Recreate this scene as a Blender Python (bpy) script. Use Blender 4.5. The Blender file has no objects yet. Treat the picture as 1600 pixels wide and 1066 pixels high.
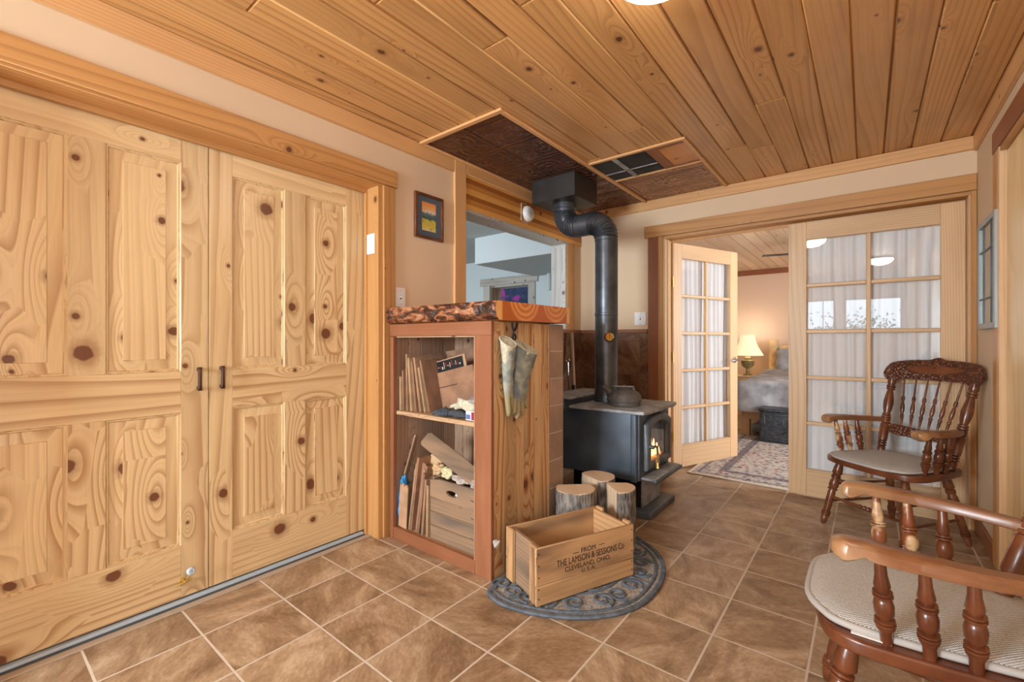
import bpy, bmesh, math, random
from mathutils import Vector, Matrix, noise
random.seed(7)
scene = bpy.context.scene
COL = scene.collection
PI = math.pi

# ---------------------------------------------------------------- camera
cam_d = bpy.data.cameras.new('camera'); cam = bpy.data.objects.new('camera', cam_d); COL.objects.link(cam)
cam.location = (0, 0, 1.14); cam.rotation_euler = (PI/2, 0, 0.67137)
cam_d.sensor_width = 36; cam_d.lens = 697.8/1600*36; cam_d.clip_start = .02
scene.camera = cam
scene.view_settings.view_transform = 'Standard'; scene.view_settings.look = 'None'
scene.view_settings.gamma = 1; scene.view_settings.use_curve_mapping = False
scene.view_settings.exposure = 0.04
# ---------------------------------------------------------------- world
w = bpy.data.worlds.new('sky'); scene.world = w; w.use_nodes = True
w.node_tree.nodes['Background'].inputs[0].default_value = (.62, .78, 1, 1)
w.node_tree.nodes['Background'].inputs[1].default_value = 1.6

def area(name, loc, rot, sx, sy, power, col=(1, 1, 1), spread=PI):
    d = bpy.data.lights.new(name, 'AREA'); d.shape = 'RECTANGLE'; d.size = sx; d.size_y = sy
    d.energy = power; d.color = col; d.spread = spread
    o = bpy.data.objects.new(name, d); o.location = loc; o.rotation_euler = rot; COL.objects.link(o); return o
DAY = (.78, .91, 1.0)
# daylight outside the windows behind the camera (aimed +y) and at right, plus added fill
area('daylight_and_fill', (.25, -3.5, 1.75), (PI/2, 0, 0), 1.9, 1.1, 34, DAY)
area('daylight_and_fill', (-1.05, -3.5, 1.75), (PI/2, 0, 0), .65, 1.1, 12, DAY)
area('daylight_and_fill', (-1.62, -2.72, 1.45), (PI/2, 0, 0), .96, 1.1, 265, DAY)  # strong fill light, set behind an added window that is never seen
area('daylight_and_fill', (.70, -.9, 1.35), (PI/2, 0, PI/2), 1.5, 1.5, 33, DAY)
area('daylight_and_fill', (-4.6, .26, 1.6), (PI/2, 0, 0), 2.6, 1.4, 110, (.86, .93, 1.0))  # added fill inside the living room; no window is built there
area('daylight_and_fill', (2.32, 4.95, 1.45), (PI/2, 0, PI/2), 1.3, 1.3, 135, (.86, .93, 1.0))  # added bedroom fill light; the wall behind it has no window

# ---------------------------------------------------------------- node helpers
class NT:
    def __init__(s, name):
        s.m = bpy.data.materials.new(name); s.m.use_nodes = True; s.t = s.m.node_tree
        s.b = s.t.nodes['Principled BSDF']; s.out = s.t.nodes['Material Output']
    def n(s, kind, **kw):
        x = s.t.nodes.new(kind)
        for k, v in kw.items(): setattr(x, k, v)
        return x
    def put(s, sock, v):
        if v is None: return
        if hasattr(v, 'is_output'): s.t.links.new(v, sock)
        elif isinstance(v, (tuple, list)) and len(v) == 3 and len(sock.default_value) == 4: sock.default_value = (*v, 1)
        else: sock.default_value = v
    def M(s, op, a, b=None, c=None, clamp=False):
        x = s.n('ShaderNodeMath', operation=op, use_clamp=clamp)
        s.put(x.inputs[0], a); s.put(x.inputs[1], b); s.put(x.inputs[2], c); return x.outputs[0]
    def V(s, op, a, b=None):
        x = s.n('ShaderNodeVectorMath', operation=op); s.put(x.inputs[0], a)
        if b is not None: s.put(x.inputs[3] if op == 'SCALE' else x.inputs[1], b)
        return x.outputs[1] if op in ('LENGTH', 'DOT_PRODUCT', 'DISTANCE') else x.outputs[0]
    def xyz(s, x, y=0.0, z=0.0):
        k = s.n('ShaderNodeCombineXYZ'); s.put(k.inputs[0], x); s.put(k.inputs[1], y); s.put(k.inputs[2], z); return k.outputs[0]
    def sep(s, v):
        k = s.n('ShaderNodeSeparateXYZ'); s.put(k.inputs[0], v); return k.outputs
    def obj(s): return s.n('ShaderNodeTexCoord').outputs['Object']
    def isl(s): return s.n('ShaderNodeNewGeometry').outputs['Random Per Island']
    def noise(s, v, scale=1.0, detail=2.0, rough=.5, dist=0.0):
        k = s.n('ShaderNodeTexNoise'); s.put(k.inputs['Vector'], v); k.inputs['Scale'].default_value = scale
        k.inputs['Detail'].default_value = detail; k.inputs['Roughness'].default_value = rough; k.inputs['Distortion'].default_value = dist
        return k.outputs['Fac']
    def vor(s, v, scale=1.0, feature='F1', dims='3D'):
        k = s.n('ShaderNodeTexVoronoi', feature=feature, voronoi_dimensions=dims); s.put(k.inputs['Vector'], v); k.inputs['Scale'].default_value = scale
        return k.outputs
    def mr(s, v, a, b, c=0.0, d=1.0, smooth=True):
        k = s.n('ShaderNodeMapRange'); k.interpolation_type = 'SMOOTHSTEP' if smooth else 'LINEAR'
        s.put(k.inputs[0], v); s.put(k.inputs[1], a); s.put(k.inputs[2], b); s.put(k.inputs[3], c); s.put(k.inputs[4], d); return k.outputs[0]
    def mix(s, f, a, b, mode='MIX'):
        k = s.n('ShaderNodeMix', data_type='RGBA', blend_type=mode); s.put(k.inputs[0], f); s.put(k.inputs[6], a); s.put(k.inputs[7], b); return k.outputs[2]
    def ramp(s, f, pts):
        k = s.n('ShaderNodeValToRGB'); e = k.color_ramp.elements
        while len(e) < len(pts): e.new(.5)
        for i, (p, c) in enumerate(pts):
            e[i].position = p; e[i].color = (*c, 1) if isinstance(c, (tuple, list)) else (c, c, c, 1)
        s.put(k.inputs[0], f); return k.outputs[0]
    def bump(s, h, strength=.2, dist=.01):
        k = s.n('ShaderNodeBump'); k.inputs['Strength'].default_value = strength; k.inputs['Distance'].default_value = dist
        s.put(k.inputs['Height'], h); s.t.links.new(k.outputs[0], s.b.inputs['Normal'])
    def fin(s, col=None, rough=None, metal=None, spec=None):
        s.put(s.b.inputs['Base Color'], col); s.put(s.b.inputs['Roughness'], rough); s.put(s.b.inputs['Metallic'], metal)
        s.put(s.b.inputs['Specular IOR Level'], spec); return s.m

def lin(r, g, b):
    f = lambda c: (c/255/12.92 if c <= 10 else ((c/255+.055)/1.055)**2.4)
    return (f(r), f(g), f(b))

def wood(name, ax, light, dark, rings=36., amp=2.2, knots=.4, ksx=.13, ksg=.36, kr=.013, rough=.42, vary=.16,
         strength=.55, knotc=lin(74, 40, 22), bumpS=.08, spec=.4, blotch=.25, second=None):
    t = NT(name); P = t.sep(t.obj()); R = t.isl()
    oth = [i for i in range(3) if i != ax]
    a = t.M('ADD', P[oth[0]], t.M('MULTIPLY', P[oth[1]], .83))
    aL = a; a = t.M('ADD', a, t.M('MULTIPLY', R, 7.31)); g = t.M('ADD', P[ax], t.M('MULTIPLY', R, 13.7))
    n1 = t.noise(t.xyz(t.M('MULTIPLY', a, 2.6), t.M('MULTIPLY', g, .34), t.M('MULTIPLY', R, 9)), 1, 1.5, .4)
    n3 = t.noise(t.xyz(t.M('MULTIPLY', a, 5), t.M('MULTIPLY', g, .5), t.M('MULTIPLY', R, 5)), 1, 1)
    n2 = t.noise(t.xyz(t.M('MULTIPLY', a, 2), t.M('MULTIPLY', g, .35), 3.3), 1, 1)
    # knots
    vo = t.vor(t.xyz(t.M('DIVIDE', a, ksx), t.M('DIVIDE', g, ksg)), 1, 'F1', '2D')
    cell = t.sep(vo['Color']); pos = t.sep(vo['Position'])
    da = t.M('SUBTRACT', a, t.M('MULTIPLY', pos[0], ksx)); dg = t.M('SUBTRACT', g, t.M('MULTIPLY', pos[1], ksg))
    keep = t.M('GREATER_THAN', cell[0], 1-knots)
    r0 = t.M('MULTIPLY', t.M('MULTIPLY_ADD', t.M('POWER', cell[1], 1.6), 1.35, .3), kr)
    wob = t.M('MULTIPLY_ADD', t.noise(t.xyz(a, g, R), 60, 2), .5, .75)
    rd = t.M('MULTIPLY', t.V('LENGTH', t.xyz(da, t.M('MULTIPLY', dg, .78))), wob)
    rl = t.V('LENGTH', t.xyz(da, t.M('MULTIPLY', dg, .30)))
    q = t.M('DIVIDE', rl, t.M('MULTIPLY', r0, 2.7))
    hump = t.M('MULTIPLY', keep, t.M('EXPONENT', t.M('MULTIPLY', t.M('MULTIPLY', q, q), -1)))
    dens = t.M('MULTIPLY_ADD', t.M('FRACT', t.M('MULTIPLY', R, 17.3)), rings*1.3, rings*.7)
    h = t.M('ADD', t.M('ADD', t.M('MULTIPLY', aL, dens), t.M('MULTIPLY', n2, 5.)), t.M('MULTIPLY', n1, amp*3.2))
    h = t.M('ADD', h, t.M('MULTIPLY', hump, 3.4))
    band = t.ramp(t.M('FRACT', h), [(0, .0), (.5, .12), (.84, .85), (.93, 1.), (1., .0)])
    fib = t.noise(t.xyz(t.M('MULTIPLY', a, 260), t.M('MULTIPLY', g, 7), R), 1, 1)
    f = t.M('MULTIPLY', band, t.mr(n3, .3, .68, strength*.35, strength*1.25), clamp=True)
    b2 = t.M('MULTIPLY', t.mr(t.M('FRACT', t.M('MULTIPLY', h, 2.7)), .35, .95), strength*.22)
    c = t.mix(t.M('MAXIMUM', f, b2), light, dark)
    bl = t.noise(t.xyz(t.M('MULTIPLY', a, 8), t.M('MULTIPLY', g, 1.3), 8), 1, 3)
    c = t.mix(t.M('MULTIPLY', t.mr(bl, .45, .75), blotch), c, second or dark)
    tone = t.M('ADD', t.M('MULTIPLY_ADD', R, vary*2, 1-vary), t.M('MULTIPLY_ADD', fib, .14, -.07))
    c = t.mix(1., c, t.xyz(tone, tone, tone), 'MULTIPLY')
    halo = t.M('MULTIPLY', keep, t.mr(rd, t.M('MULTIPLY', r0, 2.1), t.M('MULTIPLY', r0, .9)))
    c = t.mix(t.M('MULTIPLY', halo, .5), c, tuple(x*.75 for x in dark))
    core = t.M('MULTIPLY', keep, t.mr(rd, t.M('MULTIPLY', r0, 1.0), t.M('MULTIPLY', r0, .72)))
    kc = t.mix(t.M('FRACT', t.M('MULTIPLY', rd, 320)), knotc, tuple(x*2.2 for x in knotc))
    c = t.mix(t.M('MULTIPLY', core, .9), c, kc)
    t.bump(t.M('ADD', t.M('MULTIPLY', fib, .5), t.M('MULTIPLY', f, -.06)), bumpS, .002)
    return t.fin(c, rough, 0, spec)

def wood3(name, *a, **k): return [wood(name + s, i, *a, **k) for i, s in enumerate('_x _y _z'.split())]
DOOR = wood3('pine_door', lin(228, 198, 150), lin(172, 120, 74), rings=17, amp=1.5, knots=.42, ksx=.125, ksg=.30, kr=.0165, rough=.3, vary=.07, strength=.62, knotc=lin(86, 44, 26))
TRIM = wood3('honey_trim', lin(200, 147, 90), lin(142, 86, 42), rings=20, amp=1.2, strength=.36, knots=.22, ksx=.12, ksg=.6, kr=.009, rough=.4, vary=.1)
CROWN = wood3('pale_crown', lin(222, 172, 118), lin(184, 126, 76), rings=50, amp=2.4, knots=.15, ksg=.7, kr=.008, vary=.05, strength=.4)
CEIL = wood('ceiling_board', 1, lin(208, 159, 102), lin(142, 92, 48), rings=24, amp=2.2, knots=.5, ksx=.15, ksg=.5, kr=.0105, rough=.33, vary=.13, strength=.5, blotch=.3)
FRENCH = wood3('clear_pine', lin(222, 186, 144), lin(184, 142, 100), rings=40, amp=1.6, knots=.0, rough=.4, vary=.08, strength=.5)
LINT = [wood('cedar_lintel_%d' % k, 1, l_, d_, rings=70, amp=1.2, knots=.15, vary=.05, strength=.5, ksg=.6) for k, (l_, d_) in enumerate([(lin(232, 170, 92), lin(196, 128, 58)), (lin(172, 104, 46), lin(120, 66, 28)), (lin(206, 138, 66), lin(150, 88, 38))])]
REDW = wood3('red_stained_frame', lin(148, 92, 60), lin(110, 64, 40), rings=70, amp=1.0, knots=.0, vary=.06, rough=.5, strength=.4, blotch=.5, second=lin(176, 124, 92))
SIDE = wood('knotty_side_board', 2, lin(212, 176, 128), lin(170, 100, 48), rings=16, amp=2.0, knots=.55, ksx=.11, ksg=.42, kr=.013, rough=.5, vary=.2, second=lin(140, 120, 96), blotch=.85, strength=.9)
INNER = wood('raw_inner_board', 2, lin(186, 150, 122), lin(140, 100, 76), rings=24, amp=2, knots=.55, ksx=.12, ksg=.25, kr=.014, rough=.7, vary=.18)
INNERY = wood('raw_shelf_board', 0, lin(206, 170, 132), lin(150, 108, 72), rings=40, amp=2, knots=.4, ksx=.1, ksg=.2, kr=.008, rough=.7)
WHITEW = wood3('whitewashed_wood', lin(196, 192, 186), lin(120, 104, 92), rings=30, amp=2, knots=.5, ksx=.08, ksg=.2, kr=.008, rough=.6, strength=.4)
MAPLE = wood3('pale_wash_ceiling', lin(226, 198, 166), lin(186, 148, 112), rings=30, amp=2, knots=.4, ksg=.5, kr=.01, vary=.1)
CRATE = wood3('crate_wood', lin(204, 160, 112), lin(150, 104, 62), rings=60, amp=1.5, knots=.12, rough=.75, vary=.12, blotch=1., second=lin(112, 84, 64), strength=.4)
OLDW = wood3('grey_weathered_wood', lin(160, 130, 102), lin(104, 78, 58), rings=70, amp=1.5, knots=.12, rough=.85, vary=.15, blotch=.9, second=lin(96, 84, 74), strength=.5)
PLY = wood('birch_ply_panel', 2, lin(246, 216, 162), lin(214, 168, 104), rings=14, amp=2.4, knots=.0, rough=.35, vary=.05, strength=.35, blotch=.5)

def plain(name, col, rough=.5, metal=0., spec=.5, nscale=0, namt=.15, bumpS=0, bscale=None, ndetail=3):
    t = NT(name); c = col
    if nscale:
        nn = t.noise(t.obj(), nscale, ndetail)
        c = t.mix(t.mr(nn, .3, .7), tuple(x*(1-namt) for x in col), tuple(min(1, x*(1+namt)) for x in col))
    if bumpS: t.bump(t.noise(t.obj(), bscale or nscale*3 or 50, 3), bumpS, .004)
    return t.fin(c, rough, metal, spec)

WALL = plain('peach_plaster', lin(222, 195, 163), .75, nscale=1.3, namt=.03, bumpS=.05, bscale=60, spec=.25)
BEDWALL = plain('bedroom_plaster', lin(222, 196, 174), .8, nscale=1, namt=.02)
BLUEW = plain('pale_blue_wall', lin(206, 218, 222), .8, nscale=1, namt=.02)
GREYC = plain('grey_ceiling_paint', lin(176, 184, 186), .85, nscale=1, namt=.02, bumpS=.1, bscale=40)
WHITE = plain('white_plastic', lin(236, 232, 228), .4)
IRON = plain('stove_black_enamel', lin(88, 96, 106), .40, .3, nscale=5, namt=.25, bumpS=.05, bscale=200)
IRONG = plain('dusty_grey_iron', lin(160, 161, 162), .6, .3, nscale=14, namt=.3, bumpS=.08, bscale=160)
IRONK = plain('kettle_iron', lin(104, 98, 94), .6, .3, nscale=30, namt=.15, bumpS=.15, bscale=220)
PIPE = plain('pipe_black', lin(84, 88, 94), .34, .6, nscale=9, namt=.3, bumpS=.02, bscale=60)
BOXM = plain('collar_box_black', lin(60, 57, 55), .45, .4, nscale=6, namt=.2)
BRASS = plain('brass', lin(222, 196, 120), .3, .85)
CHROME = plain('nickel', lin(200, 196, 190), .25, 1.)
BRONZE = plain('bronze_pull', lin(92, 66, 52), .35, .8)
BLACK = plain('black_plastic', lin(24, 24, 26), .5)
STEEL = plain('track_aluminium', lin(206, 218, 228), .35, .15)
GROOVE = plain('track_dark_rubber', lin(70, 76, 78), .7)  # dark grey for the strip beside the track and for small slots
CARD = plain('cardboard', lin(178, 140, 108), .9, nscale=12, namt=.14, bumpS=.1, bscale=80)
CARD2 = plain('cardboard_dark', lin(150, 112, 86), .9, nscale=12, namt=.18, bumpS=.1, bscale=80)
CARD3 = plain('cardboard_pale', lin(198, 166, 126), .9, nscale=12, namt=.14, bumpS=.1, bscale=80)
PAPER = plain('crumpled_paper', lin(186, 176, 166), .9, nscale=20, namt=.3)
YPAPER = plain('yellow_paper', lin(206, 200, 156), .8, nscale=30, namt=.12)
BLUEBAG = plain('blue_plastic', lin(60, 150, 205), .3, nscale=15, namt=.3)
CREAM = plain('cream_cloth', lin(200, 194, 170), .95, nscale=60, namt=.15, bumpS=.3, bscale=300)
DARKG = plain('dark_glove_knit', lin(70, 76, 84), .95, nscale=60, namt=.2, bumpS=.4, bscale=300)
GREYCL = plain('grey_cloth', lin(160, 154, 150), .95, nscale=40, namt=.15)
RED = plain('magenta_print', lin(150, 36, 60), .6)
LINEN = plain('curtain_linen', lin(225, 227, 230), .95)
MATM = plain('slate_rubber', lin(96, 104, 114), .75, nscale=30, namt=.25, bumpS=.2, bscale=250, spec=.3)
MATG = plain('grey_mat_ground', lin(156, 150, 142), .95, nscale=90, namt=.4, bumpS=.3, bscale=300)
QUILT = plain('quilt_cloth', lin(168, 171, 178), .95, nscale=7, namt=.28, bumpS=.1, bscale=200, ndetail=6)
LOG = wood('log_cut_face', 2, lin(228, 198, 164), lin(184, 148, 112), rings=80, amp=2, knots=0, rough=.85, vary=.03, strength=.3)
LOGP = plain('peeled_log', lin(230, 196, 148), .6, nscale=10, namt=.15)
WICK = plain('wicker', lin(200, 180, 150), .8)
DARKCH = plain('carved_ebony_chest', lin(48, 50, 56), .4, nscale=24, namt=.6, bumpS=.8, bscale=45)
FIREBR = plain('fire_brick', lin(128, 118, 112), .9, nscale=12, namt=.2)

def chairwood():
    t = NT('stained_oak'); v = t.obj(); P = t.sep(v)
    n1 = t.noise(v, 9, 3); st = t.noise(t.xyz(t.M('MULTIPLY', P[0], 30), t.M('MULTIPLY', P[1], 160), t.M('MULTIPLY', P[2], 40)), 1, 2)
    c = t.mix(t.mr(n1, .3, .75), lin(92, 48, 28), lin(136, 80, 48))
    c = t.mix(t.M('MULTIPLY', st, .45), c, lin(84, 42, 24))
    t.bump(st, .05, .002); return t.fin(c, .26, 0, .6)
CHAIR = chairwood()
def armwood():
    t = NT('worn_arm_oak'); v = t.obj(); P = t.sep(v)
    st = t.noise(t.xyz(t.M('MULTIPLY', P[0], 14), t.M('MULTIPLY', P[1], 120), t.M('MULTIPLY', P[2], 120)), 1, 2)
    wear = t.M('MULTIPLY', t.mr(P[0], -.05, .26), t.mr(t.noise(v, 14, 3), .3, .62))
    c = t.mix(t.M('MULTIPLY', st, .7), lin(144, 94, 60), lin(88, 52, 34)); c = t.mix(t.M('MULTIPLY', wear, .6), c, lin(196, 154, 108))
    return t.fin(c, .3, 0, .6)
ARMW = armwood()
def wornwood():
    t = NT('worn_spindle_oak'); v = t.obj()
    c = t.mix(t.mr(t.noise(v, 16, 3), .45, .6), lin(130, 72, 40), lin(205, 172, 130)); return t.fin(c, .35, 0, .5)
WORN = wornwood()
def carved():
    t = NT('pressed_oak'); v = t.obj()
    vo = t.vor(v, 55)[0]; n = t.noise(v, 60, 3)
    hgt = t.M('ADD', t.M('SINE', t.M('MULTIPLY', vo, 9)), n)
    c = t.mix(t.mr(hgt, .2, 1.4), lin(76, 38, 22), lin(128, 74, 44))
    t.bump(hgt, .5, .004); return t.fin(c, .3, 0, .6)
CARVED = carved()

def weave(name, a, b, scale):
    t = NT(name); P = t.sep(t.obj())
    s1 = t.M('SINE', t.M('MULTIPLY', P[0], scale)); s2 = t.M('SINE', t.M('MULTIPLY', P[1], scale))
    ch = t.M('MULTIPLY', s1, s2); n = t.noise(t.obj(), 300, 1)
    f = t.mr(t.M('ADD', ch, t.M('MULTIPLY_ADD', n, 1.2, -.6)), -.6, .5)
    t.bump(ch, .4, .003); return t.fin(t.mix(f, a, b), .9, 0, .2)
TWEED = weave('tweed_weave', lin(140, 138, 136), lin(228, 226, 222), 780)
PIPING = plain('grey_piping', lin(178, 174, 170), .8)

def tilemat(name, ox, oy, px, py, grout, cols, gw=.0035, axes=(0, 1), mottle=1.0):
    t = NT(name); v = t.obj(); P = t.sep(v)
    u = t.M('DIVIDE', t.M('SUBTRACT', P[axes[0]], ox), px); w_ = t.M('DIVIDE', t.M('SUBTRACT', P[axes[1]], oy), py)
    cu, cw = t.M('FLOOR', u), t.M('FLOOR', w_)
    fu, fw = t.M('FRACT', u), t.M('FRACT', w_)
    du = t.M('MULTIPLY', t.M('MINIMUM', fu, t.M('SUBTRACT', 1, fu)), px); dw = t.M('MULTIPLY', t.M('MINIMUM', fw, t.M('SUBTRACT', 1, fw)), py)
    d = t.M('MINIMUM', du, dw)
    wn = t.n('ShaderNodeTexWhiteNoise', noise_dimensions='2D'); t.put(wn.inputs['Vector'], t.xyz(cu, cw))
    rnd = t.sep(wn.outputs['Color'])
    ang = t.M('MULTIPLY', rnd[0], 6.28)
    vr = t.n('ShaderNodeVectorRotate', rotation_type='Z_AXIS'); t.put(vr.inputs['Vector'], t.xyz(P[axes[0]], P[axes[1]], t.M('MULTIPLY', rnd[1], 40))); t.put(vr.inputs['Angle'], ang)
    rv = t.V('MULTIPLY', vr.outputs[0], (3.6, 7., 1.))
    n1 = t.noise(rv, 1, 5, .62, .8); n2 = t.noise(t.V('MULTIPLY', vr.outputs[0], (40, 90, 1)), 1, 4, .7)
    c = t.ramp(t.M('ADD', t.M('MULTIPLY', n1, .78), t.M('MULTIPLY', n2, .34)), [(.40, cols[0]), (.50, cols[1]), (.60, cols[2]), (.74, cols[3])])
    tone = t.M('MULTIPLY_ADD', rnd[2], .18, .91); c = t.mix(1., c, t.xyz(tone, tone, tone), 'MULTIPLY')
    g = t.mr(d, gw*.8, gw*1.5); c = t.mix(g, grout, c)
    t.bump(t.M('ADD', t.M('MULTIPLY', g, 1.), t.M('MULTIPLY', n2, .12)), .35, .004)
    return t.fin(c, t.mr(g, 0, 1, .85, .38), 0, .45)
TC = [lin(120, 93, 68), lin(144, 115, 87), lin(167, 139, 109), lin(196, 172, 144)]
FLOOR = tilemat('floor_tile', -2.3227, .6089, .3088, .3078, lin(206, 190, 172), TC)
HEARTH = tilemat('wainscot_tile_back', -2.2, 1.215-.075, .305, .305, lin(112, 92, 78), [lin(84, 52, 32), lin(106, 70, 46), lin(128, 92, 66), lin(148, 116, 90)], gw=.002, axes=(0, 2))
HEARTHL = tilemat('wainscot_tile_left', 2.35, 1.215-.075, .305, .305, lin(120, 100, 84), [lin(84, 52, 32), lin(106, 70, 46), lin(128, 92, 66), lin(148, 116, 90)], gw=.002, axes=(1, 2))
COLT = tilemat('column_tile', 1.9, .135, .40, .153, lin(196, 182, 166), [lin(136, 108, 88), lin(158, 128, 106), lin(174, 146, 124), lin(190, 166, 146)], gw=.003, axes=(1, 2))

def barkmat(name, cols, scale=9, zs=.35, st=1.):
    t = NT(name); v = t.V('MULTIPLY', t.obj(), (1, 1, zs)); n = t.noise(v, scale*4, 5, .7, .6); vo = t.vor(v, scale*5)[0]
    c = t.ramp(t.M('ADD', t.M('MULTIPLY', n, .7), t.M('MULTIPLY', vo, .4)), [(.25, cols[0]), (.45, cols[1]), (.62, cols[2]), (.8, cols[3])])
    t.bump(t.M('ADD', n, vo), st, .012); return t.fin(c, .85, 0, .3)
BARK = barkmat('log_bark', [lin(60, 54, 52), lin(104, 98, 94), lin(146, 138, 130), lin(184, 172, 158)])
def edgebark():
    t = NT('live_edge_bark'); P = t.sep(t.obj()); v = t.xyz(t.M('MULTIPLY', P[0], .45), P[1], P[2]); n = t.noise(v, 26, 4, .6, 1.2); m = t.noise(v, 70, 3)
    c = t.ramp(n, [(.38, lin(48, 26, 20)), (.49, lin(84, 48, 32)), (.57, lin(158, 96, 60)), (.70, lin(190, 142, 108))])
    t.bump(t.M('ADD', t.M('MULTIPLY', n, 2), m), .8, .01); return t.fin(c, .35, 0, .6)
LIVE = edgebark()
def endgrain():
    t = NT('end_grain_varnish'); P = t.sep(t.obj())
    yy = P[1]; zz = P[2]
    f = t.M('PINGPONG', t.M('SUBTRACT', yy, 1.745), .17)   # two half-round heart patterns side by side
    # concentric arcs centred above the slab
    def arcs(cy, cz):
        return t.V('LENGTH', t.xyz(t.M('SUBTRACT', yy, cy), t.M('SUBTRACT', zz, cz)))
    r = t.M('MINIMUM', arcs(1.80, 1.36), arcs(2.08, 1.365))
    n = t.noise(t.obj(), 6, 2)
    b = t.M('SINE', t.M('MULTIPLY', t.M('ADD', r, t.M('MULTIPLY', n, .02)), 210))
    c = t.mix(t.mr(b, -1, 1), lin(206, 112, 40), lin(232, 160, 88)); c = t.mix(t.mr(r, .11, .14), c, lin(192, 100, 36))
    c = t.mix(t.mr(t.M('MINIMUM', t.M('SUBTRACT', yy, 1.58), t.M('SUBTRACT', 2.235, yy)), .045, .035), c, lin(238, 178, 106))
    return t.fin(c, .25, 0, .6)
ENDG = endgrain()
SLABT = wood('slab_top_wood', 0, lin(206, 138, 76), lin(160, 92, 42), rings=30, knots=.2, rough=.25)

def tinmat(name, base):
    t = NT(name); P = t.sep(t.obj()); s = .305
    def cen(x): return t.M('MULTIPLY', t.M('SUBTRACT', t.M('FRACT', t.M('DIVIDE', x, s)), .5), s)
    x, y = cen(t.M('ADD', P[0], 1.52)), cen(t.M('ADD', P[1], -1.84))
    r = t.V('LENGTH', t.xyz(x, y)); th = t.M('ARCTAN2', y, x)
    pet = t.M('MULTIPLY', t.M('SINE', t.M('ADD', t.M('MULTIPLY', th, 8), t.M('MULTIPLY', r, 40))), t.M('SINE', t.M('MULTIPLY', r, 62)))
    ax = t.M('MAXIMUM', t.M('ABSOLUTE', x), t.M('ABSOLUTE', y)); fr = t.M('SINE', t.M('MULTIPLY', ax, 130))
    n = t.noise(t.obj(), 14, 2, .5, 1.5)
    h = t.M('ADD', t.M('ADD', pet, t.M('MULTIPLY', t.mr(ax, .11, .125), fr)), t.M('MULTIPLY', n, .7))
    c = t.mix(t.mr(t.noise(t.obj(), 3, 2), .35, .65), base, tuple(q*1.5 for q in base))
    t.bump(h, .8, .006); return t.fin(c, .22, .45, .7)
TIN = tinmat('pressed_tin_brown', lin(98, 62, 48))
TIN2 = tinmat('pressed_tin_copper', lin(134, 94, 70))

def rugmat():
    t = NT('floral_rug'); v = t.obj(); P = t.sep(v)
    vo = t.vor(v, 19); cell = t.sep(vo['Color']); n = t.noise(v, 38, 4, .7)
    d = t.M('ADD', vo['Distance'], t.M('MULTIPLY_ADD', n, .5, -.25))
    c = t.mix(t.mr(n, .42, .6), lin(196, 184, 170), lin(150, 146, 150))
    fl = t.mr(d, .40, .26); col = t.mix(t.M('GREATER_THAN', cell[0], .45), lin(136, 78, 72), lin(92, 92, 112))
    c = t.mix(t.M('MULTIPLY', fl, .85), c, col)
    e = t.M('MINIMUM', t.M('SUBTRACT', P[0], -1.215), t.M('ADD', P[1], 1.045))
    edge = t.mr(e, .025, .03); c = t.mix(edge, lin(212, 200, 184), c)
    b2 = t.M('MULTIPLY', t.mr(e, .20, .205), t.mr(e, .27, .265)); c = t.mix(t.M('MULTIPLY', b2, .7), c, lin(92, 84, 96))
    b3 = t.M('MULTIPLY', t.mr(e, .06, .065), t.mr(e, .09, .085)); c = t.mix(t.M('MULTIPLY', b3, .7), c, lin(98, 88, 98))
    t.bump(n, .2, .004); return t.fin(c, .95, 0, .1)
RUG = rugmat()

def glassmat(name, tint=(1, 1, 1), boost=1.0, rough=0.0):
    t = NT(name); tr = t.n('ShaderNodeBsdfTransparent'); tr.inputs[0].default_value = (*tint, 1)
    gl = t.n('ShaderNodeBsdfGlossy'); gl.inputs['Roughness'].default_value = rough
    lw = t.n('ShaderNodeLayerWeight'); lw.inputs[0].default_value = .5
    fr = t.M('MULTIPLY_ADD', t.M('POWER', lw.outputs['Facing'], 5.), .9, .05)
    mx = t.n('ShaderNodeMixShader'); t.put(mx.inputs[0], t.M('MULTIPLY', fr, boost, clamp=True))
    t.t.links.new(tr.outputs[0], mx.inputs[1]); t.t.links.new(gl.outputs[0], mx.inputs[2]); t.t.links.new(mx.outputs[0], t.out.inputs[0]); return t.m
GLASS = glassmat('window_glass', boost=1.35)
GREENG = glassmat('sage_tinted_glass', (.62, .74, .66), 1.4, .05)
def emis(name, col, s):
    t = NT(name); t.b.inputs['Base Color'].default_value = (*col, 1); t.b.inputs['Emission Color'].default_value = (*col, 1); t.b.inputs['Emission Strength'].default_value = s; return t.m
BOWL = emis('lit_frosted_bowl', (1., .92, .82), 20.)
SHADE = emis('lit_lamp_shade', (1., .82, .52), .7)
FLAME = emis('flame', (1., .36, .08), 5.)
FLAMEC = emis('flame_core', (1., .62, .25), 9.)
EMBER = emis('embers', (1., .25, .05), 1.2)

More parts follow.
